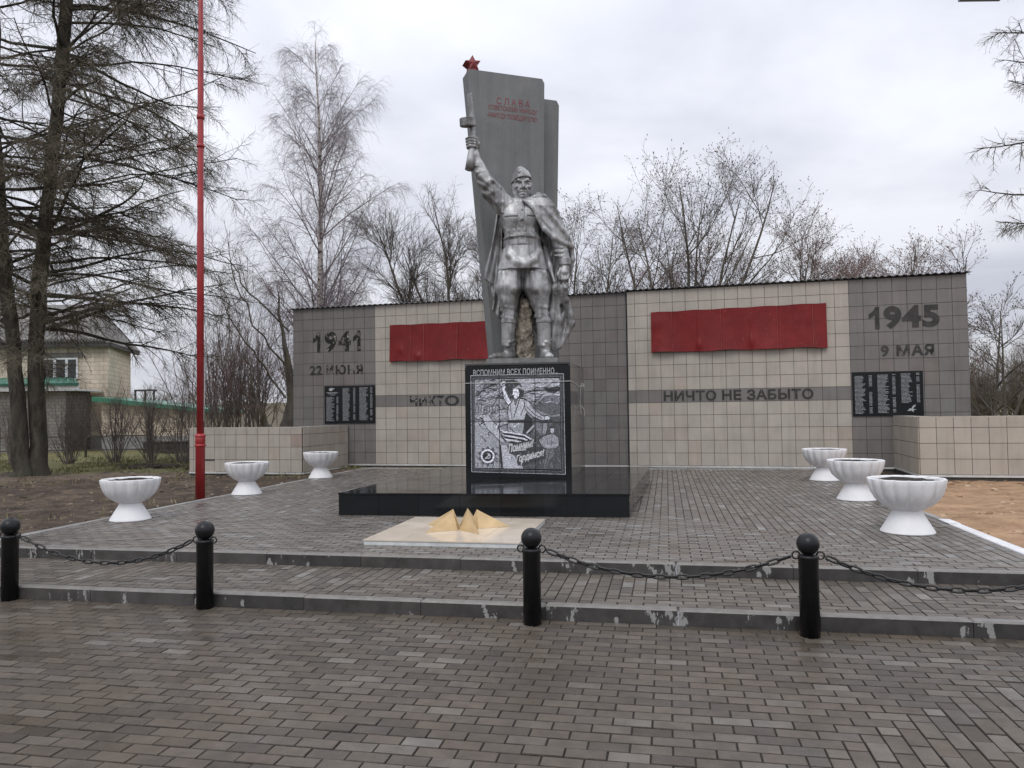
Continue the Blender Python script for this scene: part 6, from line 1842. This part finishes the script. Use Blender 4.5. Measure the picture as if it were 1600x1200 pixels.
# ------------------------------------------------------------------ house on the left
def wall_brick(name, c0, c1, mort, sc=1.0):
    q = NM(name)
    tcn = q.obj()
    sx = q.n('ShaderNodeSeparateXYZ'); q.l(tcn, sx.inputs[0])
    cb = q.n('ShaderNodeCombineXYZ'); q.l(q.math('ADD', sx.outputs['X'], q.math('MULTIPLY', sx.outputs['Y'], 1.0)), cb.inputs[0]); q.l(sx.outputs['Z'], cb.inputs[1])
    br = q.n('ShaderNodeTexBrick'); br.offset = .5
    br.inputs['Scale'].default_value = 1.0; br.inputs['Brick Width'].default_value = .40 * sc; br.inputs['Row Height'].default_value = .20 * sc; br.inputs['Mortar Size'].default_value = .010
    br.inputs['Color1'].default_value = (*c0, 1); br.inputs['Color2'].default_value = (*c1, 1); br.inputs['Mortar'].default_value = (*mort, 1)
    q.l(cb.outputs[0], br.inputs['Vector'])
    n1 = q.noise(.9, 5, .65); n2 = q.noise(1.7, 5, .6, stretch=(1, 1, .2))
    col = q.mix(1.0, br.outputs['Color'], q.ramp(n1, (.3, .82), (.7, 1.1)), 'MULTIPLY'); col = q.mix(1.0, col, q.ramp(n2, (.3, .8), (.55, 1.02)), 'MULTIPLY')
    return q.set(col, .85, 0, .3, br.outputs['Fac'], .4, -.01)
M_hb = wall_brick('cream_silicate_brick', (.60, .51, .40), (.68, .585, .465), (.36, .31, .25))
M_hg = wall_brick('grey_silicate_brick', (.20, .185, .17), (.25, .23, .21), (.12, .11, .10), .7)
M_slate = mat_noisy('grey_slate_sheets', (.13, .125, .118), (.24, .23, .215), 2.5, .8, .4)
M_green = mat_noisy('green_metal_roof', (.045, .16, .115), (.10, .26, .19), 3, .35, .1, .2)
M_green2 = mat_noisy('green_edge_trim', (.01, .07, .05), (.02, .11, .075), 3, .4, .1)
M_wf = mat_noisy('white_window_frame', (.68, .69, .70), (.76, .77, .78), 5, .4, .05)
M_fascia = mat_noisy('dark_fascia', (.035, .03, .028), (.07, .062, .056), 5, .7)
M_plinth = mat_noisy('grey_cement_plinth', (.20, .20, .195), (.29, .285, .275), 2, .85, .4)
q = NM('window_glass'); M_glass = q.set((.012, .014, .016), .05, 0, .8)
house = thing('brick_house', 'cream brick house with a grey roof and a three part white window, behind the larch', 'house', (-22, 36, .3))
b = MB()
b.prism([(-27.5, 35.0), (-18.38, 35.0), (-19.75, 39.8), (-28.0, 39.8)], -.2, 5.0, lambda x, y, z: (x, y, z)); b.build('wall', M_hb, house)
b = MB()
b.add([(-27.7, 34.6, 4.93), (-18.1, 34.6, 4.93), (-19.4, 40.2, 4.93), (-28.2, 40.2, 4.93), (-25.4, 37.6, 7.1), (-20.3, 37.6, 7.1)], [(0, 1, 5, 4), (1, 2, 5), (2, 3, 4, 5), (3, 0, 4)])
b.build('roof', M_slate, house)
b = MB(); b.box((-27.65, 34.62, 4.76), (-18.15, 34.72, 4.95)); b.prism([(-18.25, 34.73), (-18.13, 34.73), (-19.42, 40.1), (-19.55, 40.1)], 4.76, 4.95, lambda x, y, z: (x, y, z))
for k in range(63): b.bar((-27.6 + k * .149, 34.58, 4.955), (-27.6 + k * .149, 34.9, 5.12), .05, .05, 6)
b.build('eaves', M_fascia, house)
win = None
b = MB(); wx0, wx1, wz0, wz1 = -21.45, -19.75, 3.30, 4.28
for (x0, x1, z0, z1) in ((wx0, wx1, wz0, wz0 + .07), (wx0, wx1, wz1 - .07, wz1), (wx0, wx0 + .07, wz0 + .07, wz1 - .07), (wx1 - .07, wx1, wz0 + .07, wz1 - .07), (-20.86, -20.74, wz0 + .07, wz1 - .07), (-20.32, -20.20, wz0 + .07, wz1 - .07)):
    b.box((x0, 34.94, z0), (x1, 35.03, z1))
win = b.build('window', M_wf, house)
b = MB(); b.box((wx0 + .05, 34.985, wz0 + .05), (wx1 - .05, 35.01, wz1 - .05)); b.build('pane', M_glass, win)
b = MB(); b.box((wx0 - .15, 34.95, wz1 + .003), (wx1 + .2, 35.02, wz1 + .24)); b.build('lintel', M_hg, house)
b = MB(); b.box((-20.55, 34.97, 1.2), (-19.6, 35.02, 2.6)); b.build('door', M_plinth, house)
b = MB(); b.box((-27.6, 34.95, -.2), (-18.36, 35.01, .75)); b.build('plinth_band', M_plinth, house)
porch = thing('porch', 'grey brick porch with a green metal tile roof in front of the house', 'porch', (-21.5, 32.8, .3))
b = MB(); b.box((-25.0, 33.0, -.2), (-19.15, 34.93, 2.72)); b.build('wall', M_hg, porch)
b = MB(); b.box((-25.3, 32.72, 2.72), (-18.6, 34.93, 2.78)); b.box((-25.3, 32.70, 2.78), (-18.45, 32.78, 3.0)); b.build('white_fascia', M_wf, porch)
b = MB(); nx = 60; vs = []; fs = []
for i in range(nx + 1):
    for j in range(13):
        x = -25.4 + 7.0 * i / nx; v = j / 12
        xx = x - max(0, (x + 20.6)) * v * .72
        z = 3.02 + .38 * v + .025 * math.sin(i * 1.9) + .02 * ((j % 3) / 2)
        vs.append((xx, 32.62 + 2.25 * v, z))
for i in range(nx):
    for j in range(12): a = i * 13 + j; fs.append((a, a + 13, a + 14, a + 1))
b.add(vs, fs); b.build('roof', M_green, porch)
b = MB(); b.box((-25.4, 32.60, 2.93), (-18.4, 32.66, 3.04)); b.build('gutter', M_green2, porch)
lean = thing('lean_to', 'cream brick lean-to with a sloping green roof edge, right of the house', 'outbuilding', (-16, 34, .3))
b = MB()
b.prism([(-17.93, .2), (-13.5, .2), (-13.5, 1.74), (-17.93, 2.24)], 0, 3.6, lambda x, z, t: (x, 33.6 + t, z)); b.build('wall', M_hb, lean)
b = MB()
b.prism([(-18.15, 2.26), (-13.1, 1.70), (-13.1, 1.86), (-18.15, 2.46)], 0, 4.4, lambda x, z, t: (x, 33.2 + t, z)); b.build('roof', mat_noisy('green_roof_edge', (.02, .15, .085), (.06, .24, .15), 3, .35, .1), lean)
b = MB(); b.box((-17.9, 33.54, -.1), (-13.45, 33.597, .72)); b.build('plinth_band', M_plinth, lean)
b = MB()
for x in (-17.2, -16.75, -16.35): b.box((x, 35.0, 2.3), (x + .07, 35.07, 2.721))
b.box((-17.2, 34.98, 2.72), (-16.2, 35.1, 2.80)); b.build('roof_frame', M_fascia, lean)
shed = thing('low_building', 'far white building with a green roof edge, a sliver at the left edge', 'building', (-30, 41, .3))
b = MB(); b.box((-38, 40, -.2), (-27.9, 46, 5.3)); b.build('wall', M_wf, shed)
b = MB(); b.prism([(-38.3, 5.25), (-27.7, 5.25), (-27.7, 5.55), (-38.3, 5.55)], 0, 6.6, lambda x, z, t: (x, 39.7 + t, z)); b.build('roof_edge', M_green, shed)
# fence and planting box by the lean-to
M_post = mat_noisy('rusty_dark_post', (.03, .024, .02), (.075, .06, .05), 8, .8)
fence = thing('garden_fence', 'low garden fence of thin dark posts and two rails behind the bushes', 'fence', (-13.8, 27, .2))
for x in (-18.0, -14.96, -12.77):
    b = MB(); b.bar((x, 27, 0), (x, 27, 1.42), .045, .045, 8); b.build('post', M_post, fence)
for z in (.42, .9):
    b = MB(); b.bar((-18.3, 27.0, z), (-12.7, 27.0, z + .02), .02, .02, 6); b.build('rail', M_post, fence)
bx = thing('timber_box', 'low dark timber box against the lean-to, left of the wing wall end', 'box', (-13.4, 30, .2))
b = MB()
for k in range(2): b.box((-14.2, 29.6, .12 + k * .235), (-12.55, 30.6, .345 + k * .235))
b.build('boards', M_post, bx)
b = MB(); b.box((-14.25, 29.55, .59), (-12.5, 30.65, .64)); b.build('rim', mat_noisy('grey_timber', (.12, .11, .1), (.2, .185, .17), 6, .8), bx)
# overhead cable
M_cable = mat_noisy('dark_cable', (.03, .03, .03), (.05, .05, .05), 9, .6)
b = MB(); b.tube([(-20, 20.5, 9.30), (-14, 20.2, 9.22), (-10.5, 20.1, 9.32), (-6, 20, 9.6)][:3], .012, 6)
tag(b.build('cable', M_cable, loc=(-14, 20.2, 9.2)), 'thin dark overhead cable ending in the larch crown at the left edge', 'cable')
# clods by the path
q = NM('dark_earth_clod'); M_clod = q.set(q.ramp(q.noise(14, 5), (.3, (.02, .015, .012)), (.7, (.06, .045, .035))), .95)
rc = random.Random(5)
W = MB()
for k in range(70):
    x, y = rc.gauss(-9.9, .5), rc.gauss(21.3, .35); s = rc.uniform(.04, .13)
    prof = [(s * math.sin(a) * rc.uniform(.8, 1.2), s * .7 * (1 - math.cos(a))) for a in (0.25, .8, 1.4, 2.0, 2.6)]
    W.lathe(prof, (x, y, .12), 7)
tag(W.build('earth_heap', M_clod, loc=(-9.9, 21.3, .12)), 'small heap of dark earth clods left of the low wing wall', 'earth heap', kind='stuff')
